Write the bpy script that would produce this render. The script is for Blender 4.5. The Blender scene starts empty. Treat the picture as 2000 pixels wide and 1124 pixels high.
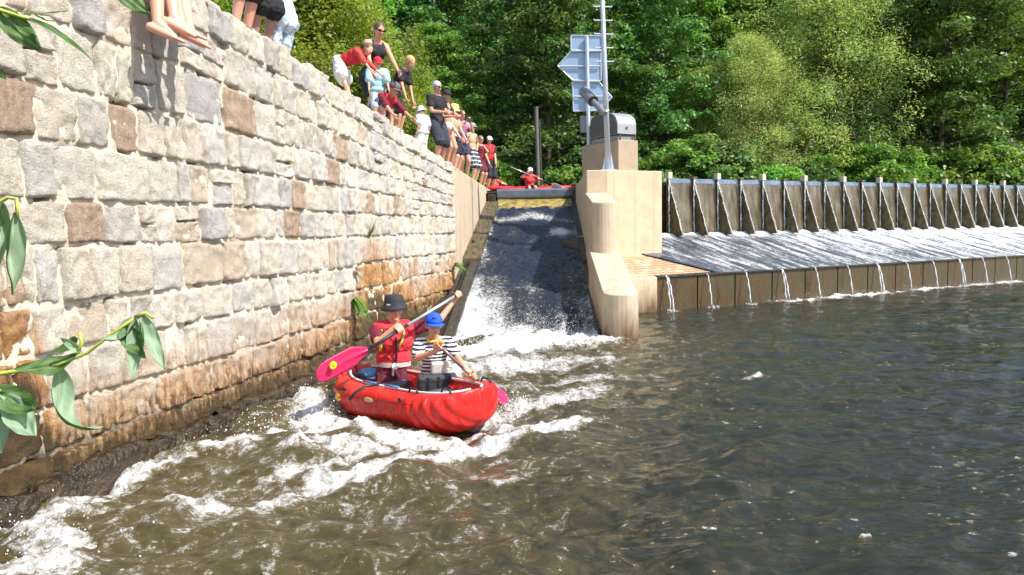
import bpy, bmesh, math, random
import numpy as np
from mathutils import Vector, Matrix, Quaternion
random.seed(7); rng = np.random.default_rng(11)
R = math.radians
SC = bpy.context.scene; COL = SC.collection

# ------------------------------------------------------------------ camera, sky, sun, exposure
CAMH, F = 1.70, 1450.0
cd = bpy.data.cameras.new('camera'); cam = bpy.data.objects.new('camera', cd); COL.objects.link(cam)
cd.sensor_width = 36; cd.lens = F/2000*36; cd.clip_start = .05; cd.clip_end = 2000
cam.matrix_world = Matrix.Translation((0, 0, CAMH)) @ Matrix.Rotation(R(90-4.57), 4, 'X') @ Matrix.Rotation(R(-1.0), 4, 'Z')
SC.camera = cam
CR = cam.matrix_world.to_3x3().copy(); CO = Vector((0, 0, CAMH))
def ray(px, py): return CR @ Vector(((px-1000)/F, -(py-562)/F, -1))
def at(px, py, d):
    v = ray(px, py); return CO + v*(d/v.y)
def onz(px, py, z=0.):
    v = ray(px, py); return CO + v*((z-CAMH)/v.z)

SUN = Vector((.74, -.44, 1.02)).normalized()
el = math.asin(SUN.z); az = math.atan2(SUN.x, SUN.y)
w = bpy.data.worlds.new('World'); SC.world = w; w.use_nodes = True
nt = w.node_tree; bg = nt.nodes['Background']; sky = nt.nodes.new('ShaderNodeTexSky')
sky.sky_type = 'NISHITA'; sky.sun_disc = False; sky.sun_elevation = el; sky.sun_rotation = az
sky.air_density = 1.2; sky.dust_density = 1.0
nt.links.new(sky.outputs[0], bg.inputs[0]); bg.inputs[1].default_value = .15
sd = bpy.data.lights.new('sun', 'SUN'); so = bpy.data.objects.new('sun', sd); COL.objects.link(so)
sd.energy = 4.8; sd.angle = R(.5); sd.color = (1, .95, .87)
so.rotation_mode = 'QUATERNION'; so.rotation_quaternion = SUN.to_track_quat('Z', 'Y')
SC.view_settings.view_transform = 'Standard'; SC.view_settings.look = 'None'
SC.view_settings.exposure = .68; SC.view_settings.gamma = 1
SC.render.engine = 'CYCLES'
SC.cycles.max_bounces = 6; SC.cycles.transparent_max_bounces = 6

# ------------------------------------------------------------------ helpers
def tag(o, label=None, cat=None, group=None, kind=None):
    if label: o['label'] = label
    if cat: o['category'] = cat
    if group: o['group'] = group
    if kind: o['kind'] = kind
    return o
def empty(name, loc=(0, 0, 0), rz=0.):
    o = bpy.data.objects.new(name, None); COL.objects.link(o); o.location = loc; o.rotation_euler = (0, 0, rz)
    o.empty_display_size = .1
    return o
def mesh_obj(name, me, parent=None, mat=None):
    if mat is not None and len(me.materials) == 0: me.materials.append(mat)
    o = bpy.data.objects.new(name, me); COL.objects.link(o)
    if parent: o.parent = parent
    return o
_perm = np.random.default_rng(5).permutation(256); _perm = np.concatenate([_perm, _perm, _perm])
_g = np.random.default_rng(6).normal(size=(256, 3)); _g /= np.linalg.norm(_g, axis=1)[:, None]
def pn(x, y, z=0.):
    x, y, z = np.broadcast_arrays(np.asarray(x, float), np.asarray(y, float), np.asarray(z, float))
    xi, yi, zi = np.floor(x).astype(int), np.floor(y).astype(int), np.floor(z).astype(int)
    fx, fy, fz = x-xi, y-yi, z-zi
    u, v, ww = [t*t*t*(t*(t*6-15)+10) for t in (fx, fy, fz)]
    r = 0
    for a in (0, 1):
        for b in (0, 1):
            for c in (0, 1):
                h = _perm[_perm[_perm[(xi+a) & 255]+((yi+b) & 255)]+((zi+c) & 255)]
                g = _g[h]
                d = g[..., 0]*(fx-a)+g[..., 1]*(fy-b)+g[..., 2]*(fz-c)
                r = r+d*(u if a else 1-u)*(v if b else 1-v)*(ww if c else 1-ww)
    return r*1.6
def fbm(x, y, z=0., o=4, g=.5):
    r = 0; a = 1; s = 1
    for i in range(o):
        r = r+a*pn(x*s+i*17.3, y*s-i*9.1, z*s); a *= g; s *= 2.03
    return r
def sstep(a, b, x):
    t = np.clip((x-a)/(b-a), 0, 1); return t*t*(3-2*t)

class MB:
    def __init__(s): s.v = []; s.f = []; s.c = []; s.col = (1, 1, 1, 1)
    def add(s, vs, fs, col=None):
        n = len(s.v); s.v += [tuple(v) for v in vs]; s.f += [tuple(i+n for i in f) for f in fs]
        s.c += [col or s.col]*len(vs)
    def box(s, c, size, rz=0., M=None, col=None):
        hx, hy, hz = size[0]/2, size[1]/2, size[2]/2
        vs = [Vector((x, y, z)) for x in (-hx, hx) for y in (-hy, hy) for z in (-hz, hz)]
        m = M if M is not None else Matrix.Rotation(rz, 3, 'Z')
        vs = [m @ v+Vector(c) for v in vs]
        s.add(vs, [(0, 1, 3, 2), (4, 6, 7, 5), (0, 4, 5, 1), (2, 3, 7, 6), (0, 2, 6, 4), (1, 5, 7, 3)], col)
    def prism(s, poly, z0, z1, col=None):
        n = len(poly)
        zf0 = z0 if callable(z0) else (lambda p: z0); zf1 = z1 if callable(z1) else (lambda p: z1)
        vs = [(p[0], p[1], zf0(p)) for p in poly]+[(p[0], p[1], zf1(p)) for p in poly]
        fs = [(i, (i+1) % n, n+(i+1) % n, n+i) for i in range(n)]+[tuple(range(n-1, -1, -1)), tuple(range(n, 2*n))]
        s.add(vs, fs, col)
    def extr(s, pts, d, col=None):   # planar polygon of 3-D points extruded by vector d
        n = len(pts); pts = [Vector(p) for p in pts]; d = Vector(d)
        s.add(pts+[p+d for p in pts], [(i, (i+1) % n, n+(i+1) % n, n+i) for i in range(n)]+[tuple(range(n-1, -1, -1)), tuple(range(n, 2*n))], col)
    def tube(s, pts, r, n=8, col=None, flat=1.):
        pts = [Vector(p) for p in pts]; m = len(pts)
        if not hasattr(r, '__len__'): r = [r]*m
        vs = []; up = None
        for i, p in enumerate(pts):
            t = (pts[min(i+1, m-1)]-pts[max(i-1, 0)])
            if t.length < 1e-9: t = Vector((0, 0, 1))
            t.normalize()
            if up is None: up = t.orthogonal().normalized()
            a = (up-t*up.dot(t))
            a = a.normalized() if a.length > 1e-6 else t.orthogonal().normalized()
            up = a; b = t.cross(a)
            for k in range(n):
                q = 2*math.pi*k/n; vs.append(p+(a*math.cos(q)+b*math.sin(q)*flat)*r[i])
        fs = [(i*n+k, i*n+(k+1) % n, (i+1)*n+(k+1) % n, (i+1)*n+k) for i in range(m-1) for k in range(n)]
        fs += [tuple(range(n-1, -1, -1)), tuple((m-1)*n+k for k in range(n))]
        s.add(vs, fs, col)
    def cap(s, p0, p1, r0, r1, n=12):   # rounded cone
        p0, p1 = Vector(p0), Vector(p1); d = p1-p0; L = d.length; t = d.normalized() if L > 1e-6 else Vector((0, 0, 1))
        if L < 1e-6: p1 = p0+t*1e-4
        pts = []; rr = []
        for q in (-1, -.92, -.7, -.38): pts.append(p0+t*q*r0); rr.append(max(r0*math.sqrt(max(0, 1-q*q)), r0*.05))
        for k in range(0, 5): a = k/4; pts.append(p0.lerp(p1, a)); rr.append(r0+(r1-r0)*a)
        for q in (.38, .7, .92, 1): pts.append(p1+t*q*r1); rr.append(max(r1*math.sqrt(max(0, 1-q*q)), r1*.05))
        s.tube(pts, rr, n)
    def ell(s, c, rad, B=None, n=14, m=9, col=None):
        c = Vector(c); vs = []; B = B or Matrix.Identity(3)
        for i in range(m+1):
            ph = math.pi*(i/m)*.998+.001
            for k in range(n):
                q = 2*math.pi*k/n
                vs.append(B @ Vector((rad[0]*math.sin(ph)*math.cos(q), rad[1]*math.sin(ph)*math.sin(q), rad[2]*math.cos(ph)))+c)
        fs = [(i*n+k, (i+1)*n+k, (i+1)*n+(k+1) % n, i*n+(k+1) % n) for i in range(m) for k in range(n)]
        fs += [tuple(range(n)), tuple(m*n+k for k in range(n-1, -1, -1))]
        s.add(vs, fs, col)
    def lathe(s, c, prof, B=None, n=24, col=None, wob=None, closed=True):
        c = Vector(c); B = B or Matrix.Identity(3); vs = []
        for i, (r, z) in enumerate(prof):
            for k in range(n):
                q = 2*math.pi*k/n; r2, z2 = (r, z) if wob is None else wob(r, z, q)
                vs.append(B @ Vector((r2*math.cos(q), r2*math.sin(q), z2))+c)
        m = len(prof)
        fs = [(i*n+k, i*n+(k+1) % n, (i+1)*n+(k+1) % n, (i+1)*n+k) for i in range(m-1) for k in range(n)]
        if closed: fs += [tuple(range(n-1, -1, -1)), tuple((m-1)*n+k for k in range(n))]
        s.add(vs, fs, col)
    def mesh(s, name, mat=None, smooth=False):
        me = bpy.data.meshes.new(name); me.from_pydata(s.v, [], s.f)
        if any(c != (1, 1, 1, 1) for c in s.c):
            at_ = me.color_attributes.new('Col', 'FLOAT_COLOR', 'POINT')
            at_.data.foreach_set('color', np.array(s.c, dtype=np.float32).ravel())
        if smooth: me.polygons.foreach_set('use_smooth', [True]*len(me.polygons))
        if mat: me.materials.append(mat)
        me.update(); return me
    def build(s, name, mat=None, parent=None, smooth=False, bevel=0., recalc=True):
        me = s.mesh(name, mat, smooth)
        if recalc:
            bm = bmesh.new(); bm.from_mesh(me); bmesh.ops.recalc_face_normals(bm, faces=bm.faces); bm.to_mesh(me); bm.free()
        o = mesh_obj(name, me, parent)
        if bevel:
            b = o.modifiers.new('bevel', 'BEVEL'); b.width = bevel; b.segments = 2; b.limit_method = 'ANGLE'
        return o
def np_mesh(name, V, Fq, mat=None, smooth=True, cols=None, attrs=None):
    me = bpy.data.meshes.new(name); V = np.asarray(V, np.float32); Fq = np.asarray(Fq, np.int32); k = Fq.shape[1]
    me.vertices.add(len(V)); me.vertices.foreach_set('co', V.ravel())
    me.loops.add(Fq.size); me.loops.foreach_set('vertex_index', Fq.ravel())
    me.polygons.add(len(Fq)); me.polygons.foreach_set('loop_start', np.arange(0, Fq.size, k, dtype=np.int32))
    me.polygons.foreach_set('loop_total', np.full(len(Fq), k, np.int32))
    if smooth: me.polygons.foreach_set('use_smooth', np.ones(len(Fq), bool))
    if cols is not None:
        a = me.color_attributes.new('Col', 'FLOAT_COLOR', 'POINT'); a.data.foreach_set('color', np.asarray(cols, np.float32).ravel())
    for kx, val in (attrs or {}).items():
        a = me.attributes.new(kx, 'FLOAT', 'POINT'); a.data.foreach_set('value', np.asarray(val, np.float32).ravel())
    if mat: me.materials.append(mat)
    me.update(); me.validate(); return me
def grid_faces(nu, nv):
    i = np.arange(nu-1)[:, None]*nv+np.arange(nv-1)[None, :]
    return np.stack([i, i+nv, i+nv+1, i+1], -1).reshape(-1, 4)
def remesh(mb, name, mat, vox, smooth_it=2, parent=None):
    me = mb.mesh(name+'_tmp'); bm = bmesh.new(); bm.from_mesh(me); bmesh.ops.recalc_face_normals(bm, faces=bm.faces); bm.to_mesh(me); bm.free()
    o = bpy.data.objects.new('tmp', me); COL.objects.link(o)
    m = o.modifiers.new('r', 'REMESH'); m.mode = 'VOXEL'; m.voxel_size = vox; m.use_smooth_shade = True
    if smooth_it:
        q = o.modifiers.new('s', 'SMOOTH'); q.iterations = smooth_it; q.factor = .5
    dg = bpy.context.evaluated_depsgraph_get(); ev = o.evaluated_get(dg)
    me2 = bpy.data.meshes.new_from_object(ev); bpy.data.objects.remove(o); bpy.data.meshes.remove(me)
    me2.name = name; me2.materials.clear(); me2.materials.append(mat)
    me2.polygons.foreach_set('use_smooth', [True]*len(me2.polygons))
    return mesh_obj(name, me2, parent)

# ------------------------------------------------------------------ materials
class NT:
    def __init__(s, name):
        s.m = bpy.data.materials.new(name); s.m.use_nodes = True; s.t = s.m.node_tree; s.b = s.t.nodes['Principled BSDF']
        s.out = s.t.nodes['Material Output']
    def n(s, ty, **kw):
        x = s.t.nodes.new('ShaderNode'+ty)
        for k, v in kw.items():
            if k in x.inputs: x.inputs[k].default_value = v
            else: setattr(x, k, v)
        return x
    def l(s, a, b): s.t.links.new(a, b)
    def coord(s, scale=(1, 1, 1), kind='Object'):
        tc = s.n('TexCoord'); mp = s.n('Mapping'); mp.inputs['Scale'].default_value = scale
        s.l(tc.outputs[kind], mp.inputs[0]); return mp.outputs[0]
    def noise(s, co, sc, det=5., rough=.6, dist=0.):
        x = s.n('TexNoise'); x.inputs['Scale'].default_value = sc; x.inputs['Detail'].default_value = det
        x.inputs['Roughness'].default_value = rough; x.inputs['Distortion'].default_value = dist
        if co is not None: s.l(co, x.inputs['Vector'])
        return x.outputs[0]
    def ramp(s, f, stops):
        x = s.n('ValToRGB'); e = x.color_ramp.elements
        while len(e) < len(stops): e.new(.5)
        for k, (p, c) in enumerate(stops):
            e[k].position = p; e[k].color = (*c, 1) if hasattr(c, '__len__') else (c, c, c, 1)
        s.l(f, x.inputs[0]); return x.outputs[0]
    def mix(s, f, a, b, mode='MIX'):
        x = s.n('MixRGB', blend_type=mode)
        for i, q in ((0, f), (1, a), (2, b)):
            if isinstance(q, bpy.types.NodeSocket): s.l(q, x.inputs[i])
            elif hasattr(q, '__len__'): x.inputs[i].default_value = (*q[:3], 1)
            else: x.inputs[i].default_value = q if i == 0 else (q, q, q, 1)
        return x.outputs[0]
    def math(s, op, a, b=0., clamp=False):
        x = s.n('Math', operation=op); x.use_clamp = clamp
        for i, q in ((0, a), (1, b)):
            if isinstance(q, bpy.types.NodeSocket): s.l(q, x.inputs[i])
            else: x.inputs[i].default_value = q
        return x.outputs[0]
    def bump(s, h, st=.3, dist=.02):
        x = s.n('Bump'); x.inputs['Strength'].default_value = st; x.inputs['Distance'].default_value = dist
        s.l(h, x.inputs['Height']); s.l(x.outputs[0], s.b.inputs['Normal']); return x
    def set(s, **kw):
        for k, v in kw.items():
            k = k.replace('_', ' '); 
            if isinstance(v, bpy.types.NodeSocket): s.l(v, s.b.inputs[k])
            elif hasattr(v, '__len__'): s.b.inputs[k].default_value = (*v[:3], 1)
            else: s.b.inputs[k].default_value = v
def simple(name, c, rough=.6, metal=0., var=.18, sc=14., bump=.15, dist=.004, coat=0., stretch=(1, 1, 1), kind='Object'):
    t = NT(name); co = t.coord(stretch, kind); f = t.noise(co, sc, 6)
    a = tuple(max(0, x*(1-var*1.6)) for x in c); b = tuple(min(1, x*(1+var)) for x in c)
    t.set(Base_Color=t.ramp(f, [(.25, a), (.75, b)]), Roughness=rough, Metallic=metal)
    if coat: t.set(Coat_Weight=coat)
    if bump: t.bump(t.noise(co, sc*4, 4), bump, dist)
    return t.m
_ms = {}
def cloth(c, rough=.85):
    k = tuple(c)+(rough,)
    if k not in _ms:
        t = NT('cloth'); co = t.coord(); f = t.noise(co, 9, 3); g = t.noise(co, 16, 4, .55, 1.2)
        t.set(Base_Color=t.ramp(f, [(.3, tuple(x*.8 for x in c)), (.7, c)]), Roughness=rough)
        t.bump(g, .8, .02); _ms[k] = t.m
    return _ms[k]
def skin(c=(.55, .30, .19)):
    k = ('skin',)+tuple(c)
    if k not in _ms:
        t = NT('skin'); co = t.coord(); f = t.noise(co, 9, 4)
        t.set(Base_Color=t.ramp(f, [(.3, (c[0]*.9, c[1]*.8, c[2]*.78)), (.7, c)]), Roughness=.5, Subsurface_Weight=.08, Subsurface_Scale=.01)
        t.b.inputs['Subsurface Radius'].default_value = (1, .3, .15)
        t.bump(t.noise(co, 90, 3), .1, .002); _ms[k] = t.m
    return _ms[k]
# ------------------------------------------------------------------ layout (metres; x right, y away, z up; water of the lower pool at z = 0)
def wx(y): return -2.33+.208*(y-8.44)            # front of the stone wall
def ztop(y): return float(np.interp(y, [1, 6.5, 14.4, 15], [3.95, 3.86, 2.92, 2.92]))
YJ = 14.4                                        # stone wall ends, concrete wall starts
def chl(y): return -.90+.049*(y-11.4)            # chute, left and right edge
def chr_(y): return 1.30+.049*(y-11.4)
def zr(y): return max(0, .222*(y-11.4))
UP = 2.86                                        # upstream water level
T = Vector((.884, .467, 0)); N = Vector((-.467, .884, 0))
S0 = Vector((2.55, 14.5, 0)); DZ = .71           # sill line, its height
F0 = Vector((3.87, 18.7, 0)); FZ = 1.50          # flap line at px 1300, base height
DOWN = Vector((0, 0, -1))

# ------------------------------------------------------------------ water materials
def water_mat(name, deep, brown, bscale, foam_sc, rough=.05):
    t = NT(name); co = t.coord(); a = t.n('Attribute', attribute_name='foam').outputs['Fac']
    n1 = t.noise(co, foam_sc, 9, .72, .8); n2 = t.noise(co, foam_sc*5.5, 6, .75, .5)
    nn = t.math('ADD', t.math('MULTIPLY', n1, .60), t.math('MULTIPLY', n2, .40))
    f = t.math('ADD', a, t.math('MULTIPLY', t.math('SUBTRACT', nn, .5), 3.0))
    foam = t.ramp(f, [(.50, 0.), (.70, .40), (1.0, 1.)])
    br = t.ramp(t.math('ADD', a, t.math('MULTIPLY', t.math('SUBTRACT', n1, .5), 1.0)), [(.18, 0.), (.88, 1.)])
    base = t.mix(br, deep, brown)
    t.set(Base_Color=t.mix(foam, base, (.70, .715, .72)), IOR=1.33)
    t.set(Roughness=t.math('ADD', t.math('MULTIPLY', foam, .5), rough))
    h = t.math('ADD', t.math('ADD', t.noise(t.coord((.30, 1.5, 1)), bscale*.6, 5, .6, .5), t.math('MULTIPLY', t.noise(t.coord((.55, 1.3, 1)), bscale*2.2, 4, .6, .3), .35)), t.math('MULTIPLY', t.math('ADD', n2, n1), t.math('MULTIPLY', foam, 2.2)))
    t.bump(h, .5, .035); t.b.inputs['Specular IOR Level'].default_value = .5
    return t.m
M_RIVER = water_mat('river_water', (.020, .021, .013), (.16, .11, .036), 6., 6.5)
M_CHUTE = water_mat('chute_water', (.014, .020, .034), (.05, .05, .045), 11., 13.)
M_APRON = water_mat('apron_water', (.035, .045, .065), (.16, .17, .19), 9., 12.)
def white_water():
    t = NT('falling_water'); co = t.coord((6, 6, 1.2)); f = t.noise(co, 9, 6, .7)
    t.set(Base_Color=(.85, .88, .9), Roughness=.18, IOR=1.33, Alpha=t.ramp(f, [(.34, .25), (.56, 1.)]))
    t.bump(f, .6, .02); return t.m
M_FALL = white_water()

# ------------------------------------------------------------------ the pool
strokes = [
 ([(890, 690), (1020, 680), (1165, 668)], .50, 1.35), ([(900, 730), (1000, 715), (1160, 700)], .55, .95), ([(975, 760), (1100, 745), (1190, 735)], .32, .75),
 ([(960, 812), (1060, 785), (1150, 762)], .34, .85), ([(1190, 745), (1265, 735)], .14, .55), ([(1225, 688), (1285, 700)], .10, .45),
 ([(1120, 825), (1000, 870), (880, 905), (740, 930), (600, 945)], .19, 1.0), ([(1000, 835), (880, 862), (740, 855), (620, 838), (500, 845), (430, 880)], .25, 1.05),
 ([(560, 885), (680, 880), (770, 896), (640, 905), (540, 925)], .16, .95), ([(330, 900), (220, 930), (140, 985), (60, 1045)], .25, .92),
 ([(180, 1000), (330, 985), (470, 1000), (620, 955)], .15, .8), ([(-60, 980), (60, 1050), (140, 1110)], .16, .9), ([(-40, 1115), (100, 1105)], .10, .95),
 ([(585, 770), (640, 835)], .28, 1.0), ([(600, 800), (420, 865), (300, 905)], .20, .6), ([(650, 690), (700, 730)], .3, .6),
 ([(1440, 742), (1492, 738)], .05, .85), ([(1665, 1036), (1705, 1040)], .02, .85), ([(1180, 800), (1250, 790)], .10, .55), ([(860, 960), (960, 940), (1080, 900)], .14, .55), ([(400, 950), (520, 935)], .15, .7),
 ([(1500, 592), (1640, 580), (1800, 565), (2050, 546), (2300, 526)], .24, 1.2), ([(1290, 608), (1320, 607)], .08, .8), ([(1380, 602), (1400, 600)], .06, .8), ([(1455, 596), (1480, 594)], .06, .8)]
def seg_dist(x, y, a, b):
    ax, ay, bx, by = a.x, a.y, b.x, b.y; dx, dy = bx-ax, by-ay
    t = np.clip(((x-ax)*dx+(y-ay)*dy)/(dx*dx+dy*dy+1e-9), 0, 1)
    return np.hypot(x-ax-t*dx, y-ay-t*dy)
def foam_at(x, y):
    wxp = x+.10*fbm(x*2.3, y*2.3, 1.5, 3); wyp = y+.22*fbm(x*2.1, y*2.1, 7.7, 3)
    f = np.zeros_like(x)
    for pts, wd, st in strokes:
        P = [onz(*p) for p in pts]
        d = np.min([seg_dist(wxp, wyp, P[i], P[i+1]) for i in range(len(P)-1)], axis=0)
        f = np.maximum(f, st*.90*np.exp(-(d/wd)**2*.9))
    zone = sstep(3.2, .4, x-.35*(y-8))*sstep(13.5, 10, y)*.25
    fl = sstep(.72, 1.0, fbm(x*10, y*23, 3.3, 3)+.55*fbm(x*.8, y*1.1, 2., 2)) * .64*sstep(14, 9, y)*sstep(9, 3, x)
    return np.maximum(f, zone+.16), fl
def water_h(x, y, fo):
    h = 0
    for (dx, dy, L, A) in ((.2, 1, .9, .012), (-.5, 1, .55, .008), (.9, .6, .7, .007), (.1, -1, .33, .0045), (-.7, .5, .27, .0035)):
        k = 2*math.pi/L/math.hypot(dx, dy)
        h = h+A*np.sin(k*(dx*x+dy*y)+2.2*pn(x*.6, y*.6, L*9))
    h = h+.042*fbm(x*.6, y*1.5, 3., 3)
    h = h+.021*fbm(x*1.9, y*5.0, 9., 3)+.009*fbm(x*5, y*15, 5., 2)*sstep(16, 6, y)
    rough = sstep(.2, 1., fo)
    r1 = 1-np.abs(fbm(x*2.2, y*2.4, 4., 4)); h = h+rough*(.09*(r1-.75)+.05*fbm(x*5, y*5, 2., 4)+.022*np.abs(fbm(x*13, y*15, 5., 3)))
    h = h+.10*fbm(x*1.1, y*1.3, 6., 2)*sstep(2.5, -.5, x)*sstep(14, 8, y)
    boil = np.exp(-((x-.25)/1.1)**2-((y-10.7)/.55)**2); h = h+boil*(.16+.14*fbm(x*3, y*3, 8., 3))
    return h
def build_river():
    ys = [1.0]
    while ys[-1] < 34: ys.append(ys[-1]+max(.009, ys[-1]**2*.00062))
    ys = np.array(ys); th = np.tan(np.linspace(R(-44), R(44), 1000))
    X = ys[:, None]*th[None, :]; Y = np.repeat(ys[:, None], len(th), 1)
    X = X+.0
    fo, fl = foam_at(X, Y); Z = water_h(X, Y, fo); fo = np.maximum(fo, fl)
    V = np.stack([X, Y, Z], -1).reshape(-1, 3)
    Fq = grid_faces(*X.shape)
    c = V[Fq].mean(1)          # leave out what lies behind the wall or inside the dam
    keep = (c[:, 0] > wx(c[:, 1])-.5) & ~((c[:, 0]-S0.x)*N.x+(c[:, 1]-S0.y)*N.y > .5)
    me = np_mesh('water', V, Fq[keep][:, ::-1], M_RIVER, True, attrs={'foam': fo.ravel()})
    tag(mesh_obj('water', me), kind='structure')
build_river()
# a coarse skirt of the same pool outside the view, for reflections and other viewpoints
def skirt():
    mb = MB(); mb.add([(-6, -30, -.14), (90, -30, -.14), (90, 12, -.14), (-6, 12, -.14)], [(0, 1, 2, 3)]); mb.add([(9, 12.001, -.14), (90, 12.001, -.14), (90, 55, -.14), (15, 18, -.14)], [(0, 1, 2, 3)])
    o = mb.build('outer_water', M_RIVER); tag(o, kind='structure')
skirt()

# ------------------------------------------------------------------ the chute
def build_chute():
    nv, nu = 620, 240
    y = np.linspace(10.6, 21.62, nv)[:, None]; u = np.linspace(0, 1, nu)[None, :]
    xl = -.90+.049*(y-11.4); xr = 1.30+.049*(y-11.4)
    X = xl+(xr-xl)*u; Y = np.repeat(y, nu, 1)
    low = sstep(15.5, 12, Y)
    e = np.minimum(u, 1-u)*2
    fo = .24+.20*low+.62*np.exp(-(u/(.05+.22*sstep(17, 12, y)))**2)*(.55+.5*low)+.25*np.exp(-((1-u)/.06)**2)
    fo = fo+.42*np.exp(-((Y-20.7+.9*np.abs(u-.45)*2)/.45)**2)*sstep(.02, .2, e)+.95*np.exp(-((u-.80)/.12)**2-((Y-18.4)/.55)**2)
    fo = fo+.24*fbm(X*2.2, Y*.9, 2., 4)+.5*sstep(12.0, 11.2, Y)
    Z = .222*(Y-11.4)+.02*fbm(X*3, Y*2.2, 1., 4)+.03*fbm(X*6, Y*7, 6., 4)+low*(.07*fbm(X*3.1, Y*2.6, 5., 4))+.03
    Z = Z-.05*np.exp(-((Y-20.2)/.8)**2)+.03*(1-np.minimum(1, e*4))
    Z = np.where(Y < 11.4, Z+.10*sstep(11.6, 10.8, Y)*(1+fbm(X*3, Y*3, 3., 3)), Z)
    Z = Z-(.35*sstep(11.0, 10.6, Y))
    V = np.stack([X, Y, Z], -1).reshape(-1, 3)
    me = np_mesh('chute_water', V, grid_faces(nv, nu)[:, ::-1], M_CHUTE, True, attrs={'foam': fo.ravel()})
    tag(mesh_obj('chute_water', me), kind='structure')
build_chute()

def concrete(name, c=(.46, .37, .26), streak=.5, boards=True, dark=(.20, .13, .07)):
    t = NT(name); co = t.coord(); st = t.coord((2.2, 2.2, .30)); streak *= .6; g = t.noise(co, 3.5, 8, .65); s = t.noise(st, 2.2, 6, .65)
    fine = t.noise(co, 60, 5, .7)
    base = t.mix(t.ramp(g, [(.3, 0.), (.72, 1.)]), tuple(x*.82 for x in c), tuple(min(1, x*1.12) for x in c))
    base = t.mix(t.math('MULTIPLY', t.ramp(s, [(.50, 0.), (.80, 1.)]), streak), base, dark)
    base = t.mix(t.math('MULTIPLY', fine, .35), base, tuple(x*.7 for x in c))
    h = t.math('ADD', fine, g)
    if boards:
        wv = t.n('TexWave', wave_type='BANDS', bands_direction='DIAGONAL'); wv.inputs['Scale'].default_value = .55; wv.inputs['Distortion'].default_value = .9
        t.l(t.coord((1.6, 1.6, 0)), wv.inputs[0]); k = t.ramp(wv.outputs[0], [(.0, 0.), (.04, 1.)]); 
        base = t.mix(t.math('MULTIPLY', t.math('SUBTRACT', 1., k), .35), base, tuple(x*.6 for x in c)); h = t.math('ADD', h, t.math('MULTIPLY', k, .3))
    # water line stain close to the pool
    ge = t.n('NewGeometry'); sp = t.n('SeparateXYZ'); t.l(ge.outputs['Position'], sp.inputs[0])
    zz = t.math('ADD', sp.outputs[2], t.math('MULTIPLY', t.math('SUBTRACT', s, .5), 1.1))
    base = t.mix(t.ramp(zz, [(.05, 1.), (.52, 0.)]), base, (.12, .065, .028))
    t.set(Base_Color=base, Roughness=.85); t.bump(h, .35, .01); return t.m
M_CONC = concrete('concrete', (.58, .46, .31), .45)
M_CONC2 = concrete('concrete_pale', (.56, .45, .32), .6)
M_CONCD = concrete('concrete_block', (.40, .31, .22), .6, False)
M_WETSTONE = simple('wet_stone', (.055, .042, .022), .25, 0, .6, 5, .6, .02)
M_WETSTEEL = simple('wet_steel', (.06, .048, .033), .3, .3, .6, 6, .3, .01, stretch=(2, 2, .4))

# concrete wall between the stone wall and the gate
def conc_wall():
    mb = MB()
    f = lambda y: -1.09+.049*(y-14.4)
    mb.prism([(f(14.4), 14.4), (f(26.5), 26.5), (f(26.5)-.9, 26.5), (f(14.4)-.9, 14.4)], -.4, 2.92)
    o = mb.build('concrete_wall', M_CONC2, bevel=.02)
    tag(o, 'smooth pale concrete wall left of the chute, beyond the end of the granite wall', 'wall')
conc_wall()
# left ledge of the chute: plank topped upper part, lower stepped part
def ledges():
    mb = MB()
    L = lambda y: -1.12+.049*(y-14.4)
    def strip(ya, yb, fl, fr, dz, dz0=-.6, n=1):
        for i in range(n):
            a = ya+(yb-ya)*i/n; b = ya+(yb-ya)*(i+1)/n-.012
            za, zb = .222*(a-11.4), .222*(b-11.4)
            mb.prism([(fl(a), a), (fr(a), a), (fr(b), b), (fl(b), b)], lambda p: .222*(p[1]-11.4)+dz0, lambda p: .222*(p[1]-11.4)+dz)
    strip(15.6, 22.0, L, lambda y: chl(y)+.03, .16, n=5)
    o = mb.build('chute_ledge', simple('mossy_plank', (.10, .075, .035), .55, 0, .7, 6, .6, .02, stretch=(3, .4, 1)), bevel=.015)
    tag(o, 'brown mossy ledge along the upper left edge of the chute under the concrete wall', 'ledge')
    mb = MB()
    LL = lambda y: wx(y)-.02 if y < 14.4 else -1.12+.049*(y-14.4)
    strip(11.2, 15.6, lambda y: chl(y)-.16, lambda y: chl(y)+.02, .13, n=3)
    strip(11.4, 15.6, LL, lambda y: chl(y)-.19, .02, n=4)
    strip(11.4, 15.6, lambda y: chl(y)-.36, lambda y: chl(y)-.26, .09, n=2)
    o = mb.build('chute_kerb', simple('wet_kerb', (.04, .036, .026), .28, 0, .7, 7, .8, .03), bevel=.02)
    tag(o, 'dark wet stepped kerb along the lower left edge of the chute', 'kerb')
    mb = MB()
    PI_ = lambda y: 1.43+.049*(y-11)
    strip(15.3, 22.0, lambda y: chr_(y)-.03, PI_, .14, n=4)
    o = mb.build('chute_ledge', simple('mossy_ledge', (.045, .045, .028), .5, 0, .7, 6, .6, .02), bevel=.015)
    tag(o, 'dark green mossy ledge along the upper right edge of the chute beside the pier', 'ledge')
    mb = MB()
    strip(11.3, 15.3, lambda y: chr_(y)-.02, lambda y: chr_(y)+.05, .10, n=2)
    strip(11.3, 15.3, lambda y: chr_(y)+.053, lambda y: PI_(y)-.003, .03, n=3)
    o = mb.build('chute_kerb', M_WETSTONE, bevel=.01)
    tag(o, 'narrow black wet kerb along the lower right edge of the chute', 'kerb')
ledges()
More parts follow.
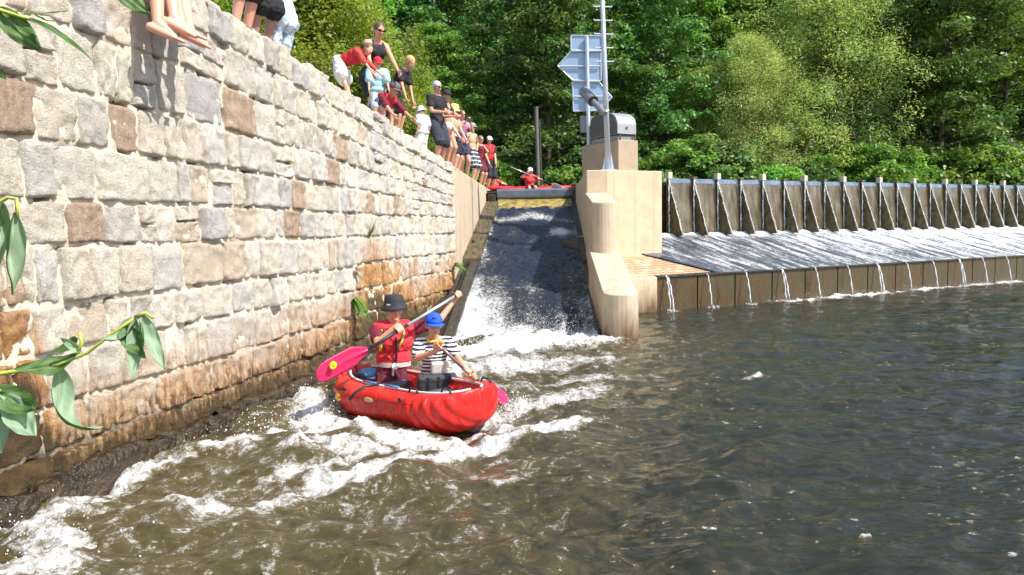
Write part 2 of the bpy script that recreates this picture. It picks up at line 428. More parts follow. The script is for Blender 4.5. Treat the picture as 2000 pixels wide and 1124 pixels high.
# gate at the head of the chute
def gate():
    g = empty('chute_gate', (0.5, 22.2, 2.3)); tag(g, 'blue grey steel gate beam lying across the head of the water chute', 'gate')
    g0 = Vector((.5, 22.2, 2.3))
    def P(mb): mb.v = [tuple(Vector(v)-g0) for v in mb.v]
    mb = MB(); pr = [(0, 2.60), (.06, 2.56), (.10, 2.62), (.10, 2.80), (.04, 2.86), (-.10, 2.86)]
    mb.extr([(chl(22.2)-.03, 22.2-a, z) for a, z in pr], (2.28, .0, 0)); P(mb)
    mb.build('beam', simple('gate_steel', (.14, .16, .19), .4, .5, .2, 6, .1), g, bevel=.006)
    mb = MB(); mb.box((.5+.02, 22.215, 2.555), (2.24, .05, .03)); P(mb)
    mb.build('seal', simple('rubber', (.03, .03, .03), .5), g)
    # the sheet of water curling under the beam
    n = 60; u = np.linspace(0, 1, n)[:, None]; v = np.linspace(0, 1, 24)[None, :]
    X = chl(22)+.01+(2.18)*u+0*v; Y = 22.26-.80*v**1.3+0*u; Z = 2.575-(.33)*v**1.5+.03*fbm(u*9, v*4, 1., 3)*v+.05*np.abs(u-.5)*(1-v)
    V = np.stack([X, Y, Z], -1).reshape(-1, 3)
    t = NT('curl_water'); co = t.coord((1, 1, 1))
    t.set(Base_Color=t.ramp(t.noise(co, 5, 6, .6, .6), [(.35, (.16, .11, .03)), (.7, (.42, .33, .11))]), Roughness=.08, IOR=1.33); t.bump(t.noise(co, 8, 4), .3, .03)
    tag(mesh_obj('curling_water', np_mesh('curling_water', V, grid_faces(n, 24), t.m)), kind='structure')
    for nm, x0, wd, z0, z1, lab in (('gate_post', chl(22)-.17, .24, 1.9, 2.72, 'short dark square post at the left end of the chute gate'), ('gate_post', chr_(22)+.13, .24, 1.9, 2.92, 'dark post between the right end of the chute gate and the pier')):
        mb = MB(); mb.box((x0, 22.15, (z0+z1)/2), (wd, .45, z1-z0)); mb.box((x0, 22.15, z1+.03), (wd+.03, .48, .06)); mb.box((x0, 21.90, (z0+z1)/2), (.06, .06, z1-z0-.06))
        o = mb.build(nm, M_WETSTONE, bevel=.012); tag(o, lab, 'post')
gate()

# ------------------------------------------------------------------ the pier
def rounded(cx, y0, y1, hw, n=12, k=.049):
    pts = []
    for i in range(n+1):
        a = math.pi+math.pi*i/n; pts.append((cx+hw*math.cos(a), y0+hw+hw*math.sin(a)))
    pts.append((cx+hw+k*(y1-y0), y1)); pts.append((cx-hw+k*(y1-y0), y1)); return pts
def pier():
    g = empty('pier', (2.2, 16, 0)); tag(g, 'tall tan concrete pier with a stepped rounded nose between the chute and the weir', 'pier')
    g0 = Vector((2.2, 16, 0))
    def part(mb, name, m, bev=.02):
        mb.v = [tuple(Vector(v)-g0) for v in mb.v]; return mb.build(name, m, g, bevel=bev)
    A = (1.62, 15.9); B = (2.06, 15.9); C = (3.37, 16.6); D = tuple((Vector((3.37, 16.6, 0))+N*3.0)[:2]); E = (1.62+.049*6.4, 22.3); D2 = (2.3, 22.3)
    mb = MB(); mb.prism([A, B, C, D, D2, E], -.5, 2.90); part(mb, 'main_block', M_CONC)
    mb = MB(); sl = lambda p: float(np.interp(p[1], [13.2, 13.6, 15.88], [2.13, 2.15, 2.42]))
    mb.prism(rounded(1.68, 13.15, 15.897, .225), -.5, sl); part(mb, 'nose', M_CONC2)
    mb = MB(); sl = lambda p: float(np.interp(p[1], [10.9, 11.4, 13.6], [.70, .74, 1.33]))
    pts = rounded(1.625, 10.85, 13.6, .27, k=.02); mb.prism(pts, -.5, sl); part(mb, 'guide_wall', M_CONC2)
pier()
def upper_block():
    K = Vector((2.46, 17.0, 0)); mb = MB()
    p = [K, K+T*.56, K+T*.56+N*1.5, K+N*1.5]
    mb.prism([(q.x, q.y) for q in p], 2.897, 3.66)
    o = mb.build('concrete_plinth', M_CONCD, bevel=.02); tag(o, 'brown stained concrete plinth on top of the pier carrying the grey housing', 'plinth')
    # housing: quarter rounded sheet metal box, its arch facing left
    ms = simple('painted_sheet', (.36, .36, .37), .38, .35, .08, 5, .05); md = simple('shaded_end_and_fittings', (.10, .095, .10), .45, .2, .12, 5, .05)  # darker copy: shade of the left end put into its colour, fittings share it
    g = empty('machine_housing', (K.x, K.y, 3.66)); g0 = Vector((K.x, K.y, 3.66))
    tag(g, 'grey sheet metal housing with a rounded roof on top of the concrete plinth', 'machine housing')
    def part(mb, name, m, bev=.0, sm=False): mb.v = [tuple(Vector(v)-g0) for v in mb.v]; return mb.build(name, m, g, bevel=bev, smooth=sm)
    o0 = K+N*.02+T*.0
    prof = []
    for i in range(13): a = math.pi/2*i/12; prof.append((.42-.42*math.cos(a), .13+.20+.32*math.sin(a)))
    prof = [(0, .13)]+prof+[(.95, .65), (1.08, .58), (1.12, .45), (1.12, .13)]
    mb = MB(); mb.extr([o0+N*a+Vector((0, 0, 3.66+z)) for a, z in prof], T*.52); part(mb, 'shell', ms, .006)
    mb = MB(); mb.extr([o0+N*(.56+(a-.56)*.94)-T*.014+Vector((0, 0, 3.66+.13+(z-.13)*.96+.01)) for a, z in prof], T*.02); part(mb, 'end_plate', md)
    mb = MB(); mb.extr([o0+N*a+Vector((0, 0, 3.66+z)) for a, z in [(.05, .002), (.05, .10), (1.05, .10), (1.05, .002)]], T*.5); part(mb, 'base_frame', simple('base_frame', (.25, .25, .25), .5, .3))
    for a in (.0, .42):
        mb = MB(); q = o0+T*(.06+a)-N*.01; mb.tube([q+Vector((0, 0, 3.66)), q+Vector((0, 0, 3.80))], .022); part(mb, 'foot', md)
    for a, b in ((.1, .3), (.4, .75)):
        mb = MB(); q = o0+T*a+N*b; mb.tube([q+Vector((0, 0, 4.29)), q+Vector((0, 0, 4.35))], .025); part(mb, 'lifting_eye', md)
    mb = MB(); q = o0-T*.03+N*.28+Vector((0, 0, 3.66+.37)); mb.tube([q, q+N*.2], .011); mb.tube([q, q+T*.03], .014); part(mb, 'handle', simple('zinc', (.6, .6, .6), .35, .6))
    mb = MB(); q = o0+T*.25-N*.006+Vector((0, 0, 3.66+.27)); mb.tube([q, q-N*.012], .03, 10); part(mb, 'lock', md)
upper_block()
M_GALV = simple('galvanised', (.50, .55, .62), .42, .35, .10, 9, .05)
M_PANEL = simple('sign_back', (.30, .40, .55), .4, .35, .10, 3, .05)
def mast():
    b = at(1188, 331, 16.2); b.z = 2.90; g = empty('ladder_mast', b); tag(g, 'slender galvanised mast with climbing rungs standing on the pier', 'mast')
    tp = at(1175, -40, 16.2)-b
    L = tp.length*1.25; dr = tp.normalized()
    mb = MB(); mb.tube([(0, 0, 0), dr*(L*.5), dr*L], [.062, .052, .042], 14); mb.build('pole', M_GALV, g, smooth=True)
    for k in range(9):
        p = dr*(1.9+k*.0+ (k)*.285+.42); mb = MB(); e = Vector((.20, .03, 0))
        mb.tube([p-e+Vector((0, 0, .03)), p-e*.97, p, p+e*.97, p+e+Vector((0, 0, .03))], .015, 6); mb.build('rung', M_GALV, g)
    for s in (-1, 1):
        mb = MB(); mb.extr([(s*.05, -.01, .0), (s*.13, -.01, 0), (s*.055, -.01, .42)], (0, .02, 0)); mb.build('base_fin', M_GALV, g)
    mb = MB(); mb.box((0, 0, .01), (.34, .3, .02)); mb.build('base_plate', M_GALV, g)
    # tubular fitting held by the mast
    a = at(1140, 178, 16.6); c = at(1180, 222, 16.0); g2 = empty('tube_fitting', a); tag(g2, 'grey tubular camera or lamp fitting slanting beside the mast in front of the sign backs', 'tube fitting')
    d = c-a; md = simple('grey_paint', (.22, .21, .22), .4, .3, .1)
    mb = MB(); mb.tube([(0, 0, 0), d*.45], .115, 20); mb.build('hood', md, g2, smooth=False, bevel=.01)
    mb = MB(); mb.tube([d*.452, d*1.02], .065, 16); mb.build('barrel', md, g2)
    mb = MB(); mb.tube([d*.445, d*.48], .122, 20); mb.build('clamp_ring', simple('black_paint', (.03, .03, .03), .4), g2)
    mb = MB(); mb.tube([d*.98, d*1.0+Vector((.1, .1, .08))], .03, 8); mb.build('bracket', M_GALV, g2)
mast()
def signs():
    d0 = 18.1; b = at(1150, 283, d0); b.z = 3.66; g = empty('waterway_sign', b); tag(g, 'cluster of blue grey sign panels seen from the back on a post behind the mast', 'sign')
    def w(px, py, dd=0.): return at(px, py, d0+dd)-b
    top = w(1146, 72); mb = MB(); mb.tube([(0, 0, 0), top], .045, 12); mb.build('post', M_GALV, g)
    def panel(pts, dd):
        P = [w(*p, dd) for p in pts]; mb = MB(); mb.extr(P, (0, .03, 0)); o = mb.build('panel', M_PANEL, g)
        mb = MB(); n = len(P)
        for i in range(n): mb.tube([P[i]+Vector((0, -.012, 0)), P[(i+1) % n]+Vector((0, -.012, 0))], .016, 6)
        mb.build('rim', M_GALV, o)
        return P
    def rail(a, b_, dd):
        mb = MB(); mb.tube([w(*a, dd), w(*b_, dd)], .022, 6); mb.build('rail', M_GALV, g)
    panel([(1115, 70), (1175, 71), (1175, 99), (1115, 98)], .07)
    panel([(1089, 129), (1115, 101), (1173, 101), (1174, 158), (1118, 157)], .075)
    panel([(1118, 161), (1170, 161), (1195, 191), (1172, 216), (1120, 218)], .08)
    for a, c in (((1116, 100), (1176, 100)), ((1093, 130), (1172, 130)), ((1118, 158), (1172, 160)), ((1121, 189), (1190, 189))): rail(a, c, .03)
    mb = MB(); P = [w(1133, 227, .08), (w(1168, 227, .08)), w(1169, 259, .08), w(1134, 259, .08)]; mb.extr(P, (0, .12, 0)); mb.build('control_box', simple('box_grey', (.22, .24, .27), .35, .4, .1, 4), g, bevel=.012)
signs()

# ------------------------------------------------------------------ the weir
def wv(t, o=0., z=0., base=S0): return base+T*t+N*o+Vector((0, 0, z))
M_SILL = None
def weir():
    t = NT('wet_sill'); co = t.coord((1.5, 1.5, .35)); g = t.noise(co, 2.6, 7, .7); f = t.noise(t.coord((2, 2, .5)), 30, 5, .7)
    c = t.ramp(g, [(.30, (.016, .010, .005)), (.46, (.085, .045, .016)), (.58, (.05, .045, .018)), (.80, (.20, .12, .055))])
    c = t.mix(t.ramp(f, [(.60, 0.), (.72, .55)]), c, (.45, .43, .40))
    t.set(Base_Color=c, Roughness=.3); t.bump(f, .4, .02); ms = t.m
    g0 = S0; root = empty('weir', g0); tag(root, 'long river weir with a row of tilting steel flaps above a stepped spillway', 'weir')
    def part(mb, name, m, bev=0., sm=False): mb.v = [tuple(Vector(v)-g0) for v in mb.v]; return mb.build(name, m, root, bevel=bev, smooth=sm)
    TE = 30
    def ln(t_, o, z): return wv(t_, o, z)
    mb = MB(); mb.extr([ln(.02, 0, -.6), ln(.02, .0, DZ-.03), ln(.02, 3.0, 1.40), ln(.02, 3.0, -.6)], T*TE); part(mb, 'spillway_body', ms)
    # front plates with joints
    t0 = .35; k = 0
    while t0 < TE-1:
        wd = 1.02+.1*random.random(); mb = MB()
        mb.extr([ln(t0, 0-.03, -.4), ln(t0, -.03, DZ-.045), ln(t0, -.0, DZ-.045), ln(t0, 0, -.4)], T*(wd-.03)); part(mb, 'front_plate', ms, .006); t0 += wd; k += 1
    mb = MB(); mb.extr([ln(-.70, -.05, -.4), ln(-.70, -.05, DZ-.024), ln(-.70, .3, DZ+.03), ln(-.70, .3, -.4)], T*1.04); part(mb, 'end_block', M_CONC, .02)
    mb = MB(); mb.extr([ln(.346, -.07, DZ-.043), ln(.346, -.07, DZ+.0), ln(.346, .12, DZ+.008), ln(.346, .12, DZ-.043)], T*TE); part(mb, 'sill_edge', M_WETSTEEL, .01)
    # flaps
    mp = NT('flap_steel'); co = mp.coord((1, 1, 1)); s = mp.coord((3, 3, .3)); a = mp.noise(co, 2.2, 6); b = mp.noise(s, 3, 6, .7)
    c = mp.ramp(a, [(.3, (.11, .075, .035)), (.7, (.25, .21, .16))]); c = mp.mix(mp.ramp(b, [(.40, 0.), (.62, .9)]), c, (.06, .045, .02))
    mp.set(Base_Color=c, Roughness=.28, Metallic=.15); mp.bump(a, .1, .01); mp = mp.m
    mm = simple('mossy_buttress', (.17, .135, .06), .55, 0, .55, 9, 1., .03, stretch=(1, 1, .5))
    mt = simple('wet_top', (.22, .26, .32), .2, .5, .3, 5, .2)
    capm = simple('cap_stone', (.55, .48, .36), .8)
    P = .81; n = 38; ts = [-.0+.15+P*i for i in range(n)]
    H0, H1 = 1.46, 2.86
    FT = lambda t_, o, z: wv(t_, o, z, F0)
    for i, t_ in enumerate(ts):
        tt = t_-.0
        mb = MB(); mb.extr([FT(tt+.03, -.10, H0), FT(tt+.03, .06, H1-.10), FT(tt+.03, .12, H1-.10), FT(tt+.03, -.04, H0)], T*(P-.06)); part(mb, 'flap', mp)
        mb = MB(); mb.extr([FT(tt+.03, .055, H1-.098), FT(tt+.03, .075, H1+.02), FT(tt+.03, .14, H1+.02), FT(tt+.03, .125, H1-.098)], T*(P-.06)); part(mb, 'flap_lip', mt)
        mb = MB(); tall = i % 2 == 0
        mb.extr([FT(tt-.025, -.50, H0-.02), FT(tt-.025, -.48, H0+.05), FT(tt-.025, -.02, H1-.05), FT(tt-.025, .10, H1+.03), FT(tt-.025, .10, H0-.02)], T*.05); b_ = part(mb, 'buttress', mm)
        mb = MB(); q = FT(tt, .04, H1+(.09 if tall else .045)); mb.box(q, (.13, .14, .16 if tall else .05), math.atan2(T.y, T.x)); part(mb, 'post_cap', capm if tall else mm, .01)
        if i < 16:
            mb = MB(); q = FT(tt+.36, .045, 2.44); mb.box(q, (.12, .03, .035), math.atan2(T.y, T.x)); part(mb, 'lug', mt, .006)
    # the weir body behind the flaps
    mb = MB(); mb.extr([FT(-1.2, .16, -.5), FT(-1.2, .16, 2.72), FT(-1.2, .5, 2.72), FT(-1.2, .5, -.5)], T*34); part(mb, 'rear_wall', M_WETSTONE)
weir()
# paved dry corner of the spillway
def paving():
    t = NT('brick_paving'); br = t.n('TexBrick'); tc = t.n('TexCoord'); mp = t.n('Mapping'); mp.inputs['Rotation'].default_value = (0, 0, -math.atan2(T.y, T.x))
    t.l(tc.outputs['Object'], mp.inputs[0]); t.l(mp.outputs[0], br.inputs[0])
    br.inputs['Scale'].default_value = 1.; br.inputs['Brick Width'].default_value = .30; br.inputs['Row Height'].default_value = .16; br.inputs['Mortar Size'].default_value = .012
    br.inputs['Color1'].default_value = (.42, .24, .13, 1); br.inputs['Color2'].default_value = (.62, .46, .30, 1); br.inputs['Mortar'].default_value = (.14, .09, .05, 1)
    co = t.coord(); n = t.noise(co, 5, 7, .7); t.set(Base_Color=t.mix(t.ramp(n, [(.4, 0.), (.75, .8)]), br.outputs[0], (.15, .07, .03)), Roughness=.8); t.bump(br.outputs['Fac'], -.5, .02)
    z = lambda o: DZ-.02+(1.47-DZ)*(o/3.0)
    mb = MB(); mb.add([wv(-.7, -.0, z(0)), wv(2.6, 0, z(0)), wv(2.6, 3.0, z(3)), wv(.85, 3.0, z(3))], [(0, 1, 2, 3)])
    o = mb.build('brick_paving', t.m); tag(o, kind='structure')
paving()
def apron():
    nu, nv = 900, 160
    t_ = np.linspace(0, 30, nu)[:, None]; o = np.linspace(0, 1, nv)[None, :]
    start = 1.95-o*1.62            # diagonal dry edge by the pier
    tt = start+t_; oo = o*3.02-.06
    X = S0.x+T.x*tt+N.x*oo; Y = S0.y+T.y*tt+N.y*oo
    Z = DZ+.012+(1.47-DZ)*(oo/3.0)+.015*fbm(tt*6+oo*1.0, oo*1.6, 1., 4)
    far = sstep(0, 14, tt)
    fo = .46+.24*far+.50*fbm(tt*4.5, oo*.8, 2., 4)+.55*np.exp(-((1-o)/.05)**2)+.25*far*o
    Z = Z+.035*np.exp(-((1-o)/.05)**2)*(1+.8*fbm(tt*5, oo*3, 3., 3))
    fo = np.minimum(fo, fo*sstep(0, .25, t_)+.1)
    V = np.stack([X+0*o, Y+0*o, Z+0*o], -1).reshape(-1, 3)
    tag(mesh_obj('spillway_water', np_mesh('spillway_water', V, grid_faces(nu, nv), M_APRON, True, attrs={'foam': np.broadcast_to(fo, X.shape).ravel()})), kind='structure')
apron()
ORD = ['first', 'second', 'third', 'fourth', 'fifth', 'sixth', 'seventh', 'eighth', 'ninth', 'tenth', 'eleventh', 'twelfth', 'thirteenth', 'fourteenth', 'fifteenth', 'sixteenth', 'seventeenth', 'eighteenth', 'nineteenth', 'twentieth']
ORD += ['twenty-'+x for x in ORD[:9]]+['thirtieth']+['thirty-'+x for x in ORD[:9]]
def jets():
    for i in range(17):
        t_ = .55+1.065*i+.05*math.sin(i*3.1); q = wv(t_, -.06, DZ); m = q.copy()
        mb = MB()
        for k in range(1+(i*7 % 3 == 0)):
            vx = .32+.07*k+.06*random.random(); off = (k-1)*.018; pts = []; rr = []
            for j in range(13):
                s = j/12*.40; z = -4.9*s*s
                if z < -DZ-.02: break
                pts.append(T*(off*(1+s*3)+.012*math.sin(j*2.1+k+i))-N*(vx*s*1.5)+Vector((0, 0, z-.005*k))); rr.append((.008+.007*s*2.5)*(1+.35*math.sin(j*1.7+k*2+i)))
            mb.tube(pts, rr, 6)
        for j in range(26):
            a = random.random()*6.28; r = random.random()*.13; mb.ell(Vector((math.cos(a)*r, math.sin(a)*r*.7, -DZ+random.random()*.05))-N*.2, (.012, .012, .01), n=5, m=3)
        o = mb.build('water_jet', M_FALL, smooth=True); o.location = q
        tag(o, f'thin white jet over the lower sill, {ORD[i]} from the pier', 'water jet', 'water jets over the lower sill of the weir')
    k = 0
    for i in range(24):
        for s_ in (0, 1):
            t_ = .15+.81*i; q = wv(t_, -.02, 2.84, F0); mb = MB(); pts = []; rr = []
            for j in range(16):
                a = j/15
                if s_ == 0: p = N*(.0-.04*a-.03)+T*(-.06-.03*math.sqrt(a)+.008*math.sin(j*1.9+i))+Vector((0, 0, -1.36*a))
                else: p = N*(-.02-.49*a)+T*(-.045+.01*math.sin(j*1.3+i))+Vector((0, 0, -.06-1.28*a))
                pts.append(p); rr.append((.005+.012*random.random())*(1.2 if s_ == 0 else .85))
            mb.tube(pts, rr, 5)
            for j in range(14):
                a = random.random(); p = pts[int(a*14)]; mb.ell(p+Vector((random.uniform(-.03, .03), -.02, random.uniform(-.03, .03))), (.009, .009, .016), n=4, m=3)
            o = mb.build('water_trickle', M_FALL, smooth=True); o.location = q
            tag(o, ('white trickle falling beside the %s flap buttress from the pier' if s_ == 0 else 'white trickle on the sloping edge of the %s flap buttress from the pier') % ORD[i], 'water trickle', 'water trickles between the weir flaps')
jets()
tag(mesh_obj('upstream_water', (lambda m: m)(np_mesh('upstream_water', [(-1.2, 22.3, UP-.03), (1.9, 22.3, UP-.03), (3.2, 19.2, UP-.03), (40, 38.7, UP-.03), (60, 62, UP-.03), (-30, 62, UP-.03), (-30, 30, UP-.03), (-.8, 26.6, UP-.03)], np.array([[0, 1, 4, 7], [1, 2, 3, 4], [7, 4, 5, 6]]), M_RIVER, False, attrs={'foam': np.zeros(8)}))), kind='structure')
# ------------------------------------------------------------------ granite wall
UX = Vector((.2037, .979, 0)); UN = Vector((.979, -.2037, 0))
def wpt(s, z, o=0.):      # s = distance along y
    return Vector((wx(s), s, z))+UN*o
ZB = [-.45, -.05, .27, .57, .93, 1.25, 1.63, 1.93, 2.33, 2.70, 3.10, 3.48, 3.86]
def zrow(k, s):
    z = ZB[k]+.035*float(pn(s*.55, k*3.7, .5))
    if z <= 1.93: return z
    return 1.93+(z-1.93)*(ztop(s)-1.93)/(3.86-1.93)
def stone_mat():
    t = NT('granite'); a = t.n('Attribute', attribute_name='Col'); co = t.coord(); fine = t.noise(co, 75, 6, .75); mid = t.noise(co, 7, 7, .7); sp = t.noise(co, 190, 2, .5)
    drag = t.noise(t.coord((5, 5, .7)), 4.5, 7, .72)
    c = t.mix(t.math('MULTIPLY', t.ramp(mid, [(.42, 0.), (.72, 1.)]), .45), a.outputs['Color'], (.55, .41, .27))
    c = t.mix(t.ramp(drag, [(.44, 0.), (.70, .7)]), c, (.66, .57, .43))
    c = t.mix(t.ramp(drag, [(.26, .7), (.41, 0.)]), c, (.30, .24, .18))
    c = t.mix(t.math('MULTIPLY', t.ramp(fine, [(.38, 1.), (.55, 0.)]), .36), c, (.24, .20, .17))
    c = t.mix(t.math('MULTIPLY', t.ramp(sp, [(.55, 0.), (.68, 1.)]), .35), c, (.8, .78, .72))
    ge = t.n('NewGeometry'); s = t.n('SeparateXYZ'); t.l(ge.outputs['Position'], s.inputs[0]); z = s.outputs[2]; y = s.outputs[1]
    # rusty run-off and the wet band near the pool, higher towards the far end and at the near corner
    ext = t.math('ADD', t.ramp(t.math('MULTIPLY', y, .0625), [(.292, .80), (.306, .26), (.48, .26), (.60, .40), (.635, .92), (.69, .70), (.76, .42), (.90, .62)]), 0.)
    zz = t.math('SUBTRACT', t.math('ADD', z, t.math('MULTIPLY', t.math('SUBTRACT', drag, .5), 1.7)), t.math('MULTIPLY', ext, 1.6))
    zz2 = t.math('SUBTRACT', t.math('ADD', z, t.math('MULTIPLY', t.math('SUBTRACT', drag, .5), 1.1)), t.math('MULTIPLY', ext, .95))
    zs = t.math('ADD', t.math('MULTIPLY', zz, .5), .5); zs2 = t.math('ADD', t.math('MULTIPLY', zz2, .5), .5)
    c = t.mix(t.ramp(zs, [(.42, .95), (.70, 0.)]), c, t.ramp(mid, [(.3, (.18, .075, .02)), (.5, (.48, .22, .06)), (.7, (.62, .42, .18))]))
    wet = t.ramp(zs2, [(.47, 1.), (.57, 0.)])
    c = t.mix(t.math('MULTIPLY', wet, .93), c, t.ramp(mid, [(.35, (.035, .025, .014)), (.6, (.10, .065, .02)), (.75, (.17, .10, .03))]))
    t.set(Base_Color=c, Roughness=t.math('SUBTRACT', .88, t.math('MULTIPLY', wet, .5)))
    t.bump(t.math('ADD', t.math('ADD', fine, t.math('MULTIPLY', mid, 1.4)), drag), 1., .03); return t.m
M_STONE = stone_mat()
PAL = [((.80, .71, .60), 5), ((.70, .67, .63), 3.5), ((.86, .79, .68), 5), ((.54, .54, .56), 2.), ((.68, .55, .42), 1.6), ((.44, .28, .18), .9), ((.62, .57, .52), 2), ((.76, .70, .62), 4)]
M_FOOT = simple('footing_stone', (.045, .028, .013), .3, 0, .8, 5, 1., .05)
def build_wall():
    g = empty('granite_wall', (wx(8), 8, 0)); g0 = Vector((wx(8), 8, 0))
    tag(g, 'high river wall of rough sunlit granite blocks in courses, wet and rusty near the water', 'stone wall')
    VV = []; FF = []; CC = []; n0 = 0
    na, nb = 21, 19
    cols = [p[0] for p in PAL]; wts = np.array([p[1] for p in PAL]); wts = wts/wts.sum(); r = np.random.default_rng(3)
    for k in range(len(ZB)-1):
        s = 1.2-r.random()*.4
        while s < YJ-.05:
            far = (s-4)/10
            wd = r.uniform(.17, .40)*(1.25 if k < 3 else 1)
            if r.random() < .15: wd *= 1.45
            if YJ-s-wd < .2: wd = YJ-s-.01
            s1 = min(s+wd, YJ-.01); jt = .006+.006*r.random()
            za0, za1, zb0, zb1 = zrow(k, s), zrow(k, s1), zrow(k+1, s), zrow(k+1, s1)
            if k == len(ZB)-2: e = r.uniform(-.05, .05); zb0 += e; zb1 += e+r.uniform(-.04, .04)
            # some courses are split in two
            subs = [(0, 1)]
            if 2 < k and r.random() < .05 and wd < .4: q = r.uniform(.4, .6); subs = [(0, q), (q, 1)]
            for (f0, f1) in subs:
                la, lb = np.linspace(-1, 1, na), np.linspace(-1, 1, nb); la = np.sign(la)*(1-(1-np.abs(la))**1.8); lb = np.sign(lb)*(1-(1-np.abs(lb))**1.8)
                a = la[:, None]+np.zeros((1, nb)); b = lb[None, :]+np.zeros((na, 1))
                sx = .5+.5*a; bz = f0+(f1-f0)*(.5+.5*b)
                inset = jt/max(.1, wd)
                S = s+(s1-s)*(.5+(.5-inset)*a); zl = za0+(za1-za0)*sx; zh = zb0+(zb1-zb0)*sx; hh = (zh-zl)
                Z = zl+hh*bz; Z = Z-np.sign(b)*np.abs(b)**3*jt*.8
                # rounded corners and wobbly outline
                cr = r.uniform(.01, .05); ca = np.abs(a)**6*np.abs(b)**6
                S = S-np.sign(a)*ca*cr*wd; Z = Z-np.sign(b)*ca*cr*.35
                sd_ = r.random()*90
                S = S+(.014*pn(Z*7+sd_, sd_, S*2)+.008*pn(Z*24+sd_, sd_, S*2))*np.abs(a); Z = Z+(.014*pn(S*6+sd_, 3.3, sd_)+.009*pn(S*22+sd_, 7.3, sd_))*np.abs(b)
                m = np.maximum(np.abs(a), np.abs(b)); D = r.uniform(.002, .034)
                if r.random() < .1: D += .03
                prof = np.clip(1-m**22, 0, 1)**.6
                O = -.06+(.06+D)*prof+prof*(.022*fbm(S*5+sd_, Z*5, sd_, 4)+.020*fbm(S*17, Z*14, sd_, 3)) + a*r.uniform(-.012, .012)+b*r.uniform(-.015, .012)
                O = np.maximum(O, -.08)
                X = wx(S)+UN.x*O; Y = S+UN.y*O
                V = np.stack([X, Y, Z], -1).reshape(-1, 3)-np.array(g0)
                VV.append(V); FF.append(grid_faces(na, nb)+n0); n0 += len(V)
                c = np.array(cols[r.choice(len(cols), p=wts)])*np.minimum(1, r.uniform(.95, 1.2))
                CC.append(np.tile(np.append(c, 1), (len(V), 1)))
            s = s1
    o = mesh_obj('blocks', np_mesh('blocks', np.concatenate(VV), np.concatenate(FF)[:, ::-1], M_STONE, True, cols=np.concatenate(CC)), g)
    t = NT('mortar'); co = t.coord(); n = t.noise(co, 14, 8, .7); t.set(Base_Color=t.ramp(n, [(.3, (.50, .41, .31)), (.7, (.72, .64, .52))]), Roughness=.95); t.bump(n, .8, .03)
    ge = t.n('NewGeometry'); s_ = t.n('SeparateXYZ'); t.l(ge.outputs['Position'], s_.inputs[0])
    c = t.mix(t.ramp(t.math('ADD', s_.outputs[2], t.math('MULTIPLY', t.math('SUBTRACT', n, .5), .8)), [(.15, 1.), (.7, 0.)]), t.ramp(n, [(.3, (.50, .41, .31)), (.7, (.72, .64, .52))]), (.10, .06, .025)); t.set(Base_Color=c)
    # mortar face, gently uneven, on a solid core
    ns, nz = 300, 90; S = np.linspace(.9, YJ-.004, ns)[:, None]; q = np.linspace(0, 1, nz)[None, :]
    tp = np.array([ztop(s)-.03 for s in S[:, 0]])[:, None]; Z = -.5+(tp+.5)*q; O = -.008+.016*fbm(S*9, Z*9, 2., 3)-.09*sstep(.22, .42, pn(S*5, Z*8, 4.))+0*q
    V = np.stack([wx(S)+UN.x*O, S+UN.y*O, Z], -1).reshape(-1, 3)-np.array(g0)
    me = np_mesh('mortar', V, grid_faces(ns, nz)[:, ::-1], t.m, True); mesh_obj('mortar', me, g)
    mb = MB(); pts = [(1.0, -.5), (1.0, 3.90)]+[(s, ztop(s)-.05) for s in (6.5, 14.39)]+[(14.39, -.5)]
    mb.extr([wpt(s, z, -.12) for s, z in pts], -UN*.75); mb.v = [tuple(Vector(v)-g0) for v in mb.v]; mb.build('core', t.m, g)
    # low footing of boulders along the water line
    mb = MB(); s = 3.6; VV = []; FF = []; n0 = 0; i = 0
    while s < 13.2:
        L = r.uniform(.3, .7); c = wpt(s+L/2, r.uniform(-.06, .02), r.uniform(.02, .09)); na, nb = 34, 22
        th = np.linspace(0, 2*math.pi, na)[:, None]; ph = np.linspace(.01, math.pi-.01, nb)[None, :]
        def se(v, p): return np.sign(v)*np.abs(v)**p
        X = L*.54*se(np.cos(th), .35)*se(np.sin(ph), .4); Y = .12*se(np.sin(th), .35)*se(np.sin(ph), .4); Zz = .15*se(np.cos(ph), .4)+0*th
        nn = 1+.22*fbm(X*5+i*5, Y*5, Zz*5+i, 4)+.10*fbm(X*14+i*5, Y*14, Zz*14+i, 3); X, Y, Zz = X*nn, Y*nn, Zz*nn
        P = np.stack([c.x+UX.x*X+UN.x*Y, c.y+UX.y*X+UN.y*Y, c.z+Zz], -1).reshape(-1, 3)
        f = grid_faces(na, nb); me = np_mesh('footing_stone', P-np.array(g0), f, M_FOOT, True); mesh_obj('footing_stone', me, g)
        s += L*.95; i += 1
build_wall()
